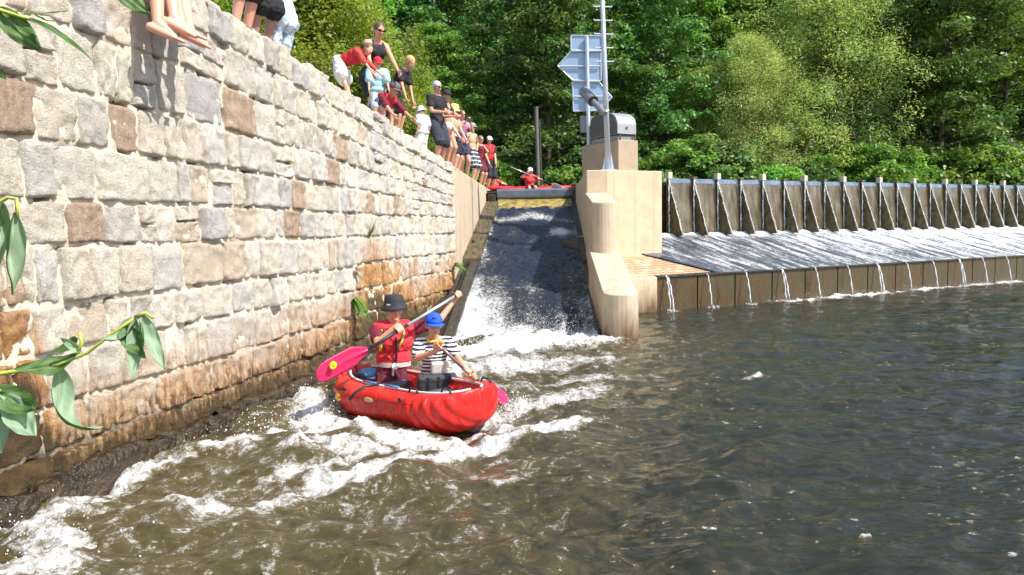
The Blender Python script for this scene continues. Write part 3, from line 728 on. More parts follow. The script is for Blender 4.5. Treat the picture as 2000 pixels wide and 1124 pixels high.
# ground behind the wall, river banks and the hillside
M_GROUND = simple('ground', (.22, .18, .12), .9, 0, .4, 3, .5, .03)
def banks():
    mb = MB(); ys = [-30, 1, 6.5, 14.4, 26.5]
    f = lambda y: (wx(y)-.3) if y < 14.4 else (-1.09+.049*(y-14.4)-.1)
    for a, b in zip(ys[:-1], ys[1:]):
        mb.add([(f(a+1e-3) if a > -30 else wx(1)-.3, a, ztop(a)-.06), (f(b-1e-3), b, ztop(b)-.06), (-60, b, ztop(b)-.06), (-60, a, ztop(a)-.06)], [(0, 1, 2, 3)])
    mb.add([(-.6, 26.5, 2.86), (-.6, 26.52, 2.0), (-60, 26.52, 2.0), (-60, 26.5, 2.86)], [(0, 1, 2, 3)])
    tag(mb.build('ground', M_GROUND), kind='structure')
banks()
def hill():
    x = np.linspace(-90, 130, 160)[:, None]; y = np.linspace(37, 190, 120)[None, :]
    base = 39+.10*np.maximum(x-10, 0)*1.2
    d = y-base; Z = 2.4+np.clip(d, -3, 200)*.36+1.2*fbm(x*.06, y*.06, 1., 3)*sstep(0, 8, d)+0*x
    Z = np.where(d < -2, 1.5, Z)
    t = NT('forest_floor'); n = t.noise(t.coord(), .9, 8, .7); t.set(Base_Color=t.ramp(n, [(.35, (.012, .02, .006)), (.6, (.035, .055, .012)), (.75, (.09, .06, .03))]), Roughness=.95); t.bump(n, 1., .4)
    V = np.stack([x+0*y, y+0*x, Z], -1).reshape(-1, 3)
    tag(mesh_obj('hillside', np_mesh('hillside', V, grid_faces(160, 120), t.m)), kind='structure')
hill()
def hz(x, y):
    d = y-(39+.12*max(x-10, 0)); return 2.4+max(-1, d)*.36

# ------------------------------------------------------------------ trees
def leaf_mat(name, c, dark=.5, trans=.42):
    t = NT(name); a = t.n('Attribute', attribute_name='Col'); oi = t.n('ObjectInfo')
    col = t.mix(1., a.outputs['Color'], c, 'MULTIPLY')
    hs = t.n('HueSaturation'); t.l(col, hs.inputs['Color']); t.l(t.math('ADD', t.math('MULTIPLY', oi.outputs['Random'], .05), .475), hs.inputs['Hue']); t.l(t.math('ADD', t.math('MULTIPLY', oi.outputs['Random'], .5), .78), hs.inputs['Value'])
    t.l(hs.outputs[0], t.b.inputs['Base Color']); t.set(Roughness=.5)
    tr = t.n('BsdfTranslucent'); t.l(t.mix(1., hs.outputs[0], (1.3, 1.5, .6), 'MULTIPLY'), tr.inputs[0]); mx = t.n('MixShader'); mx.inputs[0].default_value = trans
    t.l(t.b.outputs[0], mx.inputs[1]); t.l(tr.outputs[0], mx.inputs[2]); t.l(mx.outputs[0], t.out.inputs[0]); return t.m
M_BARK = simple('bark', (.11, .085, .06), .9, 0, .4, 8, .8, .03, stretch=(3, 3, .5))
LM = {'broad': leaf_mat('leaf_broad', (.19, .31, .065)), 'dark': leaf_mat('leaf_dark', (.12, .24, .06), trans=.3), 'locust': leaf_mat('leaf_locust', (.18, .32, .07)), 'willow': leaf_mat('leaf_willow', (.44, .54, .20)), 'yellow': leaf_mat('leaf_yellow', (.22, .31, .035)), 'dry': leaf_mat('leaf_olive', (.20, .23, .07))}
def leaves_np(centers, rads, per, size, r, droop=.0, asp=.5):
    n = len(centers); idx = np.repeat(np.arange(n), per); m = len(idx)
    p = r.normal(size=(m, 3)); p /= np.linalg.norm(p, axis=1)[:, None]; p *= (r.random((m, 1))**.45)
    P = centers[idx]+p*rads[idx]; P[:, 2] -= droop*(p[:, 0]**2+p[:, 1]**2)*rads[idx][:, 0]
    nrm = r.normal(size=(m, 3))*.55+np.array([0.1, -.15, .8])+p*.5; nrm /= np.linalg.norm(nrm, axis=1)[:, None]
    t = r.normal(size=(m, 3)); t -= nrm*(t*nrm).sum(1)[:, None]; t /= np.linalg.norm(t, axis=1)[:, None]; b = np.cross(nrm, t)
    s = size*r.uniform(.6, 1.3, (m, 1))
    V = np.stack([P-t*s, P-b*s*asp+nrm*s*.12, P+t*s, P+b*s*asp+nrm*s*.12], 1).reshape(-1, 3)
    Fq = np.arange(m*4).reshape(-1, 4)
    cc = r.uniform(.62, 1.25, n)[idx]*r.uniform(.8, 1.2, m); hue = r.normal(0, .10, n)[idx]
    C = np.stack([cc*(1+hue), cc, cc*(1-hue*.5), np.ones(m)], 1); C = np.repeat(C, 4, 0)
    return V, Fq, C
def make_tree(name, H, Wd, kind, seed, low=.18, nb=46, per=64, leaf=.13, trunk_r=.17, flat=.42, lean=0.):
    r = np.random.default_rng(seed); rnd = random.Random(seed)
    root = empty(name); mb = MB(); tr = []
    for i in range(9):
        a = i/8; tr.append(Vector((lean*a*H+.25*math.sin(a*4+seed)*a, .2*math.cos(a*3+seed)*a, H*.93*a)))
    mb.tube(tr, [trunk_r*(1-.88*i/8)+.01 for i in range(9)], 8)
    C = []; RR = []
    for k in range(nb):
        a = low+(1-low)*((k+.5)/nb)**.9; j = min(7, int(a*8)); base = tr[j].lerp(tr[j+1], a*8-j)
        q = k*2.399+rnd.uniform(-.4, .4); env = math.sin(math.pi*min(1, (a-low)/(1-low)*.82+.16))**.65
        L = Wd*env*rnd.uniform(.65, 1.12); up = .25+.7*a+rnd.uniform(-.15, .2)
        d = Vector((math.cos(q), math.sin(q), up)).normalized(); p = [base]; n = 5
        for i in range(1, n+1):
            dd = (d+Vector((rnd.uniform(-.25, .25), rnd.uniform(-.25, .25), -.10*i*(1 if kind != 'willow' else 1.8)))).normalized(); p.append(p[-1]+dd*L/n)
        rb = trunk_r*(1-.8*a)*.45; mb.tube(p, [rb*(1-.85*i/n)+.008 for i in range(n+1)], 5)
        for i in range(2, n+1):
            for _ in range(2 if i < n else 3):
                off = Vector((rnd.gauss(0, 1), rnd.gauss(0, 1), rnd.gauss(0, .45)))*L*.16
                C.append(p[i]+off); s = rnd.uniform(.42, .85)*(Wd/3.2)**.5; RR.append((s, s, s*flat))
                if rnd.random() < .35: mb.tube([p[i], p[i]+off*.6, p[i]+off], [.02, .014, .006], 4)
    mb.build('trunk', M_BARK, root, smooth=True)
    V, Fq, CC = leaves_np(np.array([tuple(c) for c in C]), np.array(RR), per, leaf, r, droop=.25 if kind != 'willow' else .6, asp=.55 if kind != 'willow' else .25)
    me = np_mesh('crown', V, Fq, LM[kind], False, cols=CC); mesh_obj('crown', me, root)
    return root
def copy_tree(o, parent=None):
    c = o.copy(); COL.objects.link(c); c.parent = parent
    for ch in list(o.children): copy_tree(ch, c)
    return c
def forest():
    protos = [make_tree('broadleaf_tree', 13.5, 3.9, 'broad', 1, .10, 52, 62, .12), make_tree('broadleaf_tree', 15, 3.5, 'dark', 2, .14, 54, 56, .12), make_tree('locust_tree', 12.5, 3.8, 'locust', 3, .12, 46, 84, .085, flat=.24),
              make_tree('willow_tree', 11.5, 3.7, 'willow', 4, .04, 84, 110, .08, flat=1.0), make_tree('broadleaf_tree', 10, 3.1, 'dry', 5, .2, 34, 50, .11), make_tree('locust_tree', 11, 3.2, 'dark', 6, .1, 44, 80, .08, flat=.22)]
    desc = ['mid green leafy tree', 'dark green leafy tree', 'feathery bright green tree', 'pale silvery willow', 'thin olive tree', 'feathery dark green tree']
    first = [True]*6
    def lm(px):
        for a, b, s in ((-9e9, 560, 'behind the near wall'), (560, 700, 'left of the woman in sunglasses'), (700, 850, 'above the group in red'), (850, 980, 'above the far row of people'), (980, 1110, 'behind the chute gate'), (1110, 1250, 'behind the mast'), (1250, 1420, 'right of the grey housing'), (1420, 1600, 'behind the left weir flaps'), (1600, 1800, 'behind the middle weir flaps'), (1800, 2010, 'behind the right weir flaps'), (2010, 9e9, 'past the right edge')):
            if a <= px < b: return s
    rows = [('front', 40.5, 5.2, -24, 44), ('second', 46.5, 5.0, -28, 50), ('third', 54, 5.8, -32, 58), ('rear', 63, 6.6, -38, 66)]
    cnt = {}
    rnd = random.Random(21)
    for rn, y0, sp, xa, xb in rows:
        x = xa; i = 0
        while x < xb:
            xx = x+rnd.uniform(-.8, .8); yy = y0+rnd.uniform(-1.3, 1.3)+.12*max(xx-10, 0); px = 1000+F*xx/yy
            if px < 380 or px > 2250: x += sp; continue
            if rn == 'front' and 1440 < px < 1640: k = 3
            elif rn == 'front': k = rnd.choice([2, 0, 5, 2, 1])
            elif rn == 'rear': k = rnd.choice([0, 1, 1, 2])
            else: k = rnd.choice([0, 1, 2, 4, 5, 1])
            if px < 720 and rn == 'front': k = 0
            if 980 < px < 1130: k = rnd.choice([1, 5])
            o = protos[k] if first[k] else copy_tree(protos[k]); first[k] = False
            o.location = (xx, yy, hz(xx, yy)-.4); o.rotation_euler = (0, 0, rnd.uniform(0, 6.28)); s = rnd.uniform(.85, 1.2); o.scale = (s, s, s*rnd.uniform(.92, 1.1))
            key = (rn, lm(px), k); cnt[key] = cnt.get(key, 0)+1
            tag(o, f'{desc[k]}, {rn} row, {lm(px)}'+(f', {ORD[cnt[key]-1]} from left' if cnt[key] > 1 else ''), 'tree', 'trees of the forest across the river')
            i += 1; x += sp
    # shrubs at the water's edge
    sp = [make_tree('shrub', 3.6, 2.1, 'locust', 31, .02, 30, 70, .10, .05, .5), make_tree('shrub', 3.2, 2.2, 'broad', 32, .02, 30, 60, .12, .05, .6), make_tree('shrub', 3.8, 2.0, 'dark', 33, .02, 30, 60, .11, .05, .6), make_tree('bush', 3.6, 2.1, 'yellow', 34, .02, 44, 260, .042, .05, .8)]
    ds = ['bright feathery shrub', 'leafy green shrub', 'dark shrub', 'yellow green shrub']; f2 = [True]*4; x = -19; cnt = {}
    while x < 40:
        yy = 37.6+rnd.uniform(-.5, 1.0)+.12*max(x-10, 0); px = 1000+F*x/yy
        if px > 480:
            k = rnd.choice([2, 1, 1, 2, 0]); 
            if 985 < px < 1110: k = 2
            o = sp[k] if f2[k] else copy_tree(sp[k]); f2[k] = False; o.location = (x, yy, hz(x, yy)-.3+(.3 if px < 985 else 0)); o.rotation_euler = (0, 0, rnd.uniform(0, 6)); s = rnd.uniform(.7, 1.15)
            if 985 < px < 1110: s *= .55
            o.scale = (s, s, s)
            key = (lm(px), k); cnt[key] = cnt.get(key, 0)+1
            tag(o, f'{ds[k]} on the bank {lm(px)}'+(f', {ORD[cnt[key]-1]} from left' if cnt[key] > 1 else ''), 'shrub', 'shrubs along the far river bank')
        x += 2.0
    # yellow green bushes on the near side behind the wall
    for i, (px, py, d, s) in enumerate([(600, 95, 24, 1.5), (668, 120, 27, 1.25), (790, 215, 30, .9)]):
        o = sp[3] if f2[3] else copy_tree(sp[3]); f2[3] = False; p = at(px, py, d); o.location = (p.x, p.y, p.z-2.4*s); o.scale = (s, s, s*1.15)
        tag(o, ['largest yellow green bush, behind the wall beside the standing legs', 'yellow green bush behind the wall left of the woman in sunglasses', 'small yellow green bush behind the wall below the blond boy'][i], 'bush', 'yellow green bushes behind the wall')
        if o.location.z > 2.9:     # mound it grows on
            pass
forest()
def posts():
    for i, (px, py, dd, r_) in enumerate([(1047, 212, 27., .075), (1053, 238, 27.3, .05)]):
        tp = at(px, py, dd); bt = at(px+5, 372, dd); g = bt-tp; o = MB(); o.tube([bt-tp+Vector((0, 0, -.6)), (0, 0, 0)], r_, 12); o.tube([(0, 0, 0), (0, 0, .05)], r_*1.15, 12)
        q = o.build('mooring_post', M_WETSTONE if i else simple('old_post', (.12, .11, .10), .8)); q.location = tp; tag(q, ['tall dark pole rising beyond the chute gate', 'thinner shorter pole just right of the tall dark pole'][i], 'pole')
posts()
# small plants growing out of the walls
def tuft(name, p, n, h, c, lab, spread=.5, down=0., cat='plant', width=.008):
    t = _ms.get(('tuft',)+c)
    if t is None: t = simple('tuft_leaf', c, .6, 0, .3, 9, 0); _ms[('tuft',)+c] = t
    mb = MB(); rnd = random.Random(int(p.x*977+p.z*131)); out = UN
    for i in range(n):
        d = (out*rnd.uniform(.3, 1)+UX*rnd.uniform(-spread, spread)+Vector((0, 0, rnd.uniform(.3, 1.2)-down*1.3))).normalized(); L = h*rnd.uniform(.5, 1.1); pts = []
        for j in range(5): a = j/4; pts.append(d*L*a+Vector((0, 0, -L*.45*a*a*(1+down))))
        side = d.cross(Vector((0, 0, 1))).normalized(); vs = []
        for j, q in enumerate(pts): wd = width*(1-(j/4)**2)+.001; vs += [q-side*wd, q+side*wd]
        mb.add(vs, [(2*j, 2*j+1, 2*j+3, 2*j+2) for j in range(4)])
    o = mb.build(name, t, recalc=False); o.location = p; tag(o, lab, cat)
def wall_at(px, py):      # point on the wall face seen at a pixel
    v = ray(px, py); t = (-2.33-.208*8.44+0)/(v.x-.208*v.y) ; return CO+v*t
def tufts():
    tuft('grass_tuft', wall_at(683, 590)+UN*.03, 170, .26, (.12, .26, .03), 'bright green grass tuft growing from the wet wall beside the woman in the black hat', .6, .4)
    tuft('fern', wall_at(716, 465)+UN*.03, 26, .30, (.22, .24, .08), 'thin pale upright weed growing from a wall joint high above the paddlers', .25, -.6)
    tuft('dry_weed', wall_at(690, 525)+UN*.03, 30, .20, (.30, .17, .07), 'small brown dry weed in the wall above the bright grass tuft', .8, .3)
    tuft('grass_tuft', Vector((-1.10, 14.1, 1.0)), 110, .30, (.14, .28, .03), 'green tuft at the joint of granite wall and concrete wall beside the raised hand', .6, .2)
    tuft('grass_tuft', Vector((-.90, 17.0, 1.40)), 40, .20, (.12, .25, .03), 'small green tuft on the mossy ledge left of the chute', .6, .2)
    tuft('moss_tuft', wall_at(800, 640)+UN*.05, 60, .25, (.12, .16, .03), 'hanging mossy growth on the wall behind the paddlers', .9, .9)
tufts()
# ------------------------------------------------------------------ people
def ik(a, b, l1, l2, hint):
    a, b = Vector(a), Vector(b); d = b-a; L = min(d.length, (l1+l2)*.998); u = d.normalized(); b = a+u*L
    x = (l1*l1-l2*l2+L*L)/(2*L) if L > 1e-6 else 0; h = math.sqrt(max(0, l1*l1-x*x))
    k = Vector(hint)-u*Vector(hint).dot(u); k = k.normalized() if k.length > 1e-5 else u.orthogonal().normalized()
    return a+u*x+k*h, b
def V3(*a): return Vector(a)
def hand(mb, wr, dirv, palm, s, grip=None, side=1):
    """palm and five fingers; grip = (point on the shaft, its direction, its radius)"""
    dirv = dirv.normalized(); palm = (palm-dirv*palm.dot(dirv)).normalized(); acr = dirv.cross(palm)*side
    if grip is None:
        c = wr+dirv*.05*s
        for k in range(4): mb.cap(wr+dirv*.01, wr+dirv*.085*s+acr*(k-1.5)*.019*s, .017*s, .011*s, 8)
        for k, L in enumerate((.070, .080, .074, .058)):
            b = wr+dirv*.088*s+acr*(k-1.5)*.020*s; m = b+dirv*L*.5*s+palm*.012*s; e = m+dirv*L*.45*s+palm*.026*s
            mb.cap(b, m, .0092*s, .0085*s, 8); mb.cap(m, e, .0085*s, .007*s, 8)
        b = wr+dirv*.03*s-acr*.030*s; m = b+dirv*.03*s-acr*.022*s+palm*.012*s; e = m+dirv*.028*s-acr*.004*s+palm*.012*s
        mb.cap(b, m, .012*s, .010*s, 8); mb.cap(m, e, .010*s, .008*s, 8); return
    gp, ax, gr = grip; ax = ax.normalized(); v = (wr-gp); v = (v-ax*v.dot(ax)).normalized(); u = ax.cross(v)
    if u.dot(palm) < 0: u = -u
    R0 = gr+.011*s
    for k in range(4):   # palm, knuckle row above the shaft
        o = ax*(k-1.5)*.021*s; mb.cap(wr+o*.35, gp+o+v*(R0+.022*s)-u*.002, .020*s, .014*s, 8)
    for k, L in enumerate((.95, 1.05, 1.0, .82)):
        o = ax*(k-1.5)*.021*s; pts = []
        for j in range(6):
            a = math.pi*1.28*L*j/5; pts.append(gp+o+(v*math.cos(a)+u*math.sin(a))*(R0+.010*s*(1-j/5)))
        for j in range(5): mb.cap(pts[j], pts[j+1], (.0105-.0006*j)*s, (.0100-.0006*j)*s, 8)
    o = -ax*.040*s; pts = []
    for j in range(4):
        a = -math.pi*.62*j/3; pts.append(gp+o*(1-.15*j)+(v*math.cos(a)+u*math.sin(a))*(R0+.008*s))
    mb.cap(wr*.6+pts[0]*.4, pts[0], .014*s, .012*s, 8)
    for j in range(3): mb.cap(pts[j], pts[j+1], .0115*s, .0105*s, 8)
def person(lab, loc, yaw=0., H=1.72, hip=None, spine=(0, 0, 1), head=(1, 0, 0), wr=None, ft=None, elb=None, knee=None, grips=None, vox=.013, skc=(.58, .33, .22), wear=(), hair=None, hat=None, glasses=False, slim=1., toes=None, facing=None, group=None, palms=None, sc=1., turn=0.):
    s = H/1.72; up = Vector(spine).normalized(); f0 = Vector((math.cos(turn), math.sin(turn), 0)) if facing is None else Vector(facing)
    f = (f0-up*f0.dot(up)).normalized(); sd_ = up.cross(f)                 # left side of the body
    hip = Vector(hip) if hip is not None else Vector((0, 0, .90*s))
    nk = hip+up*.50*s; sh = {q: nk-up*.045*s+sd_*q*.165*s*slim for q in (1, -1)}; hp = {q: hip-up*.03*s+sd_*q*.085*s for q in (1, -1)}
    hf = Vector(head).normalized(); hup = (up*.6+Vector((0, 0, 1))*.4); hup = (hup-hf*hup.dot(hf)).normalized(); hs = hup.cross(hf)
    hc = nk+up*.085*s+hup*.085*s+hf*.025*s
    B = Matrix((hf, hs, hup)).transposed(); TB = Matrix((f, sd_, up)).transposed()
    k_ = min(1.15, 1/s**.5)          # a child's head is larger for its body
    wr = wr or {1: hip+sd_*.26*s-up*.02+f*.04, -1: hip-sd_*.26*s-up*.02+f*.04}
    ft = ft or {1: V3(.0, .10*s, .08*s), -1: V3(.05, -.10*s, .08*s)}
    elb = elb or {}; knee = knee or {}; grips = grips or {}; palms = palms or {}; toes = toes or {}
    A = {}; Lg = {}
    for q in (1, -1):
        e, w_ = ik(sh[q], wr[q], .285*s, .255*s, elb.get(q, -f*.6+sd_*q*.5-up*.4)); A[q] = (sh[q], e, w_)
        kn, a_ = ik(hp[q], ft[q], .43*s, .415*s, knee.get(q, f)); Lg[q] = (hp[q], kn, a_)
    root = empty('person', loc, yaw); root.scale = (sc, sc, sc)
    mb = MB(); W = slim
    # trunk, neck, head with brow, nose, chin and ears
    mb.ell(hip+up*.02*s, (.105*s, .155*s*W, .12*s), TB); mb.ell(hip+up*.17*s, (.092*s, .128*s*W, .15*s), TB); mb.ell(hip+up*.34*s, (.105*s, .150*s*W, .17*s), TB)
    mb.cap(sh[1]*.92+sh[-1]*.08, sh[-1]*.92+sh[1]*.08, .062*s, .062*s); mb.cap(nk-up*.05*s, hc-hup*.03, .058*s, .050*s)
    for q in (1, -1): mb.cap(nk+up*.02*s, sh[q], .045*s, .05*s)
    a = s*k_*.98
    mb.ell(hc+hup*.018*a-hf*.012*a, (.096*a, .076*a, .098*a), B, 18, 12); mb.ell(hc-hup*.045*a+hf*.022*a, (.066*a, .056*a, .072*a), B, 16, 10); mb.ell(hc-hup*.098*a+hf*.058*a, (.022*a, .026*a, .020*a), B)
    mb.cap(hc+hup*.012*a+hf*.080*a, hc-hup*.028*a+hf*.100*a, .010*a, .014*a, 8); mb.cap(hc+hup*.028*a+hf*.070*a-hs*.035*a, hc+hup*.028*a+hf*.070*a+hs*.035*a, .014*a, .014*a, 8)
    for q in (1, -1):
        mb.ell(hc+hs*q*.077*a-hup*.010*a-hf*.010*a, (.018*a, .010*a, .030*a), B); mb.ell(hc+hs*q*.036*a-hup*.028*a+hf*.058*a, (.025*a, .022*a, .022*a), B)
    for q in (1, -1):
        p0, p1, p2 = A[q]; mb.cap(p0, p1, .050*s*W, .038*s); mb.cap(p1, p2, .038*s, .025*s)
        mb.ell(p0, (.058*s, .058*s, .058*s)); d = (p2-p1).normalized()
        hand(mb, p2, d, palms.get(q, f*.3-sd_*q), s, grips.get(q), q)
        p0, p1, p2 = Lg[q]; mb.cap(p0, p1, .085*s*W, .058*s); c = p1.lerp(p2, .3); sh_d = (p2-p1).normalized(); back = (p2-p1).cross(sd_).normalized(); 
        if back.dot(f) > 0: back = -back
        mb.cap(p1, c+back*.012*s, .055*s, .058*s*W); mb.cap(c+back*.012*s, p2, .056*s*W, .036*s)
        tdir = Vector(toes.get(q, f-up*f.dot(up) if abs(f.z) > .5 else f)); tdir = tdir.normalized(); dn = (sh_d-tdir*sh_d.dot(tdir)).normalized()
        hl = p2+dn*.045*s-tdir*.035*s; bl = p2+dn*.055*s+tdir*.115*s; mb.cap(hl, bl, .032*s, .030*s, 10); mb.cap(p2, p2+tdir*.09*s+dn*.035*s, .036*s, .026*s, 10)
        for j in range(5):
            o = sd_*q*(.026-.0135*j)*s*-1; tl = (.052-.005*j) if j else .058; mb.cap(bl+o+tdir*.0, bl+o+tdir*tl*s+dn*.004, (.0155 if j == 0 else .011)*s, (.013 if j == 0 else .0085)*s, 8)
    remesh(mb, 'body', skin(skc), vox, 2, root)
    fine = vox < .009
    # eyes, brows and mouth
    if not glasses:
        for q in (1, -1):
            e = MB(); e.ell(hc+hs*q*.032*a+hup*.008*a+hf*.0835*a, (.006*a, .013*a, .0065*a), B, 10, 6); e.build('eye', simple_c('eye_white', (.65, .62, .60)), root, True)
            e = MB(); e.ell(hc+hs*q*.032*a+hup*.008*a+hf*.0885*a, (.003*a, .006*a, .006*a), B, 8, 5); e.build('iris', simple_c('iris', (.05, .03, .02)), root, True)
    else:
        e = MB()
        for q in (1, -1): e.ell(hc+hs*q*.034*a+hup*.008*a+hf*.096*a, (.007*a, .031*a, .022*a), B, 12, 6)
        e.cap(hc-hs*.03*a+hup*.014*a+hf*.100*a, hc+hs*.03*a+hup*.014*a+hf*.100*a, .004*a, .004*a, 6)
        for q in (1, -1): e.cap(hc+hs*q*.064*a+hup*.014*a+hf*.088*a, hc+hs*q*.084*a+hup*.006*a-hf*.01*a, .004*a, .004*a, 6)
        e.build('sunglasses', simple_c('glasses', (.012, .012, .015), .1), root, True)
    e = MB(); e.ell(hc-hup*.058*a+hf*.086*a, (.008*a, .022*a, .006*a), B, 10, 6); e.build('mouth', simple_c('lips', (.45, .14, .12)), root, True)
    # clothes
    g = .012*s if vox > .009 else .011*s
    def wr_item(kind, c, **kw):
        m = MB(); c = cloth(c)
        if kind in ('shirt', 'tank', 'vest', 'dress', 'crop'):
            e = g+kw.get('pad', 0)
            lo = hip+up*kw.get('low', .0)*s
            if kind != 'crop':
                if kind != 'vest': m.ell(lo+up*.04*s, (.11*s+e, .16*s*W+e, .10*s), TB)
                m.ell(hip+up*.17*s, (.095*s+e, .132*s*W+e, .15*s), TB)
            m.ell(hip+up*.34*s, (.108*s+e, .153*s*W+e, .165*s if kind != 'crop' else .07*s), TB)
            if kind in ('shirt', 'vest'): m.cap(sh[1]*.85+sh[-1]*.15, sh[-1]*.85+sh[1]*.15, .062*s+e, .062*s+e)
            if kind in ('tank', 'dress', 'crop'):
                for q in (1, -1): m.cap(nk-up*.02*s+sd_*q*.08*s, hip+up*.36*s+f*.07*s+sd_*q*.08*s, .05*s, .06*s); m.cap(nk-up*.02*s+sd_*q*.08*s, hip+up*.36*s-f*.06*s+sd_*q*.08*s, .05*s, .06*s)
            if kind == 'shirt':
                fr = kw.get('sleeve', .55)
                for q in (1, -1):
                    p0, p1, p2 = A[q]; m.cap(p0, p0.lerp(p1, min(1, fr)), .058*s+e, .054*s+e)
                    if fr > 1: m.cap(p1, p1.lerp(p2, fr-1), .045*s+e, .036*s+e)
            if kind == 'dress':
                for q in (1, -1): p0, p1, p2 = Lg[q]; m.cap(p0, p0.lerp(p1, .6)+f*.01, .12*s+e, .13*s+e)
        elif kind in ('shorts', 'trousers', 'briefs', 'swim'):
            e = g+.006
            m.ell(hip+up*.02*s, (.108*s+e, .158*s*W+e, .115*s), TB)
            if kind != 'briefs':
                fr = kw.get('len', .75)
                for q in (1, -1):
                    p0, p1, p2 = Lg[q]; m.cap(p0, p0.lerp(p1, min(1, fr)), .090*s*W+e, .074*s+e+kw.get('flare', .008))
                    if fr > 1: m.cap(p1, p1.lerp(p2, min(.97, fr-1)), .066*s+e, .052*s+e)
        o = remesh(m, kw.get('name', {'vest': 'life_vest', 'swim': 'swim_shorts', 'crop': 'bikini_top', 'briefs': 'bikini_bottom'}.get(kind, kind)), c, max(vox, .008) if vox < .012 else vox, 1, root)
        me = o.data; nv = len(me.vertices); co = np.empty(nv*3); me.vertices.foreach_get('co', co); co = co.reshape(-1, 3); no = np.empty(nv*3); me.vertex_normals.foreach_get('vector', no); no = no.reshape(-1, 3)
        k1 = 7.; w1 = np.abs(fbm(co[:, 0]*k1, co[:, 1]*k1, co[:, 2]*k1*1.3+len(lab), 2)); co += no*((.30-w1)*.022*s)[:, None]; me.vertices.foreach_set('co', co.ravel()); me.update()
        if kw.get('mat'): o.data.materials[0] = kw['mat']
        return o
    for it in wear: wr_item(it[0], it[1], **(it[2] if len(it) > 2 else {}))
    if hair:
        m = MB(); st, c = hair; hm = simple_c('hair', c, .55)
        m.ell(hc+hup*.034*a-hf*.024*a, (.099*a, .086*a, .094*a), B, 18, 12)
        if st == 'long':
            for q in (1, -1): m.cap(hc+hs*q*.055*a-hf*.05*a, nk-up*.13*s+sd_*q*.05-f*.06*s, .045*a, .03*a)
            m.cap(hc-hf*.07*a, nk-up*.16*s-f*.09*s, .06*a, .04*a)
        if st == 'tail': m.ell(hc-hf*.115*a+hup*.01*a, (.035*a, .03*a, .035*a), B); m.cap(hc-hf*.12*a, hc-hf*.13*a-hup*.14*a, .03*a, .015*a)
        if st == 'bob':
            for q in (1, -1): m.cap(hc+hs*q*.070*a-hf*.025*a+hup*.02*a, hc+hs*q*.066*a-hf*.02*a-hup*.11*a, .026*a, .018*a)
        remesh(m, 'hair', hm, max(vox*.8, .006), 1, root)
    if hat:
        kind, c = hat[0], hat[1]; hm = simple_c('hat', c, .8); hb = B
        if kind in ('cap', 'helmet'):
            m = MB(); m.lathe(hc+hup*.036*a-hf*.010*a, [(.104*a*math.cos(x), .093*a*math.sin(x)) for x in np.linspace(-.05, math.pi/2*.97, 9)], hb, 26, wob=lambda r, z, q: (r*(1-.10*abs(math.sin(q))), z))
            cr = m.build('crown_panel' if kind == 'cap' else 'shell', hm, root, True)
            if kind == 'cap':
                m = MB(); n = 15; top = []; bot = []
                for k in range(n):
                    q = (k/(n-1)-.5)*2.0; r0 = .088*a; L = .078*a*max(.05, math.cos(q*1.25))**.6
                    for rr, zz in ((r0, .036), (r0+L*.5, .034), (r0+L, .022)):
                        top.append(hc-hf*.010*a+hf*rr*math.cos(q)+hs*rr*.9*math.sin(q)+hup*(zz*a-.10*rr*math.sin(q)**2))
                fs = [(k*3+j, k*3+3+j, k*3+4+j, k*3+1+j) for k in range(n-1) for j in (0, 1)]
                m.add(top, fs); o = m.build('brim', hm, root, True); so_ = o.modifiers.new('thick', 'SOLIDIFY'); so_.thickness = .004
                m = MB(); m.ell(hc+hup*.13*a-hf*.01*a, (.008, .008, .005), hb); m.build('button', hm, root, True)
                return_cap = True
        else:
            m = MB(); rb = hat[2] if len(hat) > 2 else .155
            pr = [(rb*a, -.012*a), (.13*a, .012*a), (.104*a, .030*a), (.100*a, .075*a), (.090*a, .122*a), (.078*a, .132*a), (.03*a, .138*a), (.002, .138*a)]
            m.lathe(hc+hup*.012*a-hf*.008*a, pr, hb, 32, wob=lambda r, z, q: (r*(1+.03*math.sin(q*3+.6)), z+(.010*a*math.sin(2*q+.4) if r > .12*a else 0)), closed=False)
            o = m.build('sun_hat', hm, root, True); so_ = o.modifiers.new('thick', 'SOLIDIFY'); so_.thickness = .004
    tag(root, lab, 'person', group)
    root['_'] = 0; del root['_']
    return root, dict(hc=hc, B=B, a=a, sh=sh, hip=hip, up=up, f=f, sd=sd_, s=s, nk=nk, A=A, Lg=Lg, TB=TB, hs=hs, hf=hf, hup=hup)
def simple_c(n, c, rough=.5):
    k = (n,)+tuple(c)
    if k not in _ms: _ms[k] = simple(n, c, rough, 0, .08, 20, .05)
    return _ms[k]
def stripe_mat():
    if 'stripe' in _ms: return _ms['stripe']
    t = NT('striped_cloth'); tc = t.n('TexCoord'); s = t.n('SeparateXYZ'); t.l(tc.outputs['Object'], s.inputs[0])
    v = t.math('FRACT', t.math('ADD', t.math('MULTIPLY', s.outputs[2], 30.), t.math('MULTIPLY', t.noise(tc.outputs['Object'], 6), .8)))
    t.set(Base_Color=t.ramp(v, [(.46, (.02, .02, .03)), (.54, (.72, .72, .72))]), Roughness=.85); t.bump(t.noise(tc.outputs['Object'], 16, 4), .8, .02); _ms['stripe'] = t.m; return t.m
def pattern_mat(name, a, b, sc=14):
    t = NT(name); co = t.coord(); t.set(Base_Color=t.ramp(t.noise(co, sc, 3, .5, 1.), [(.47, a), (.53, b)]), Roughness=.85); return t.m
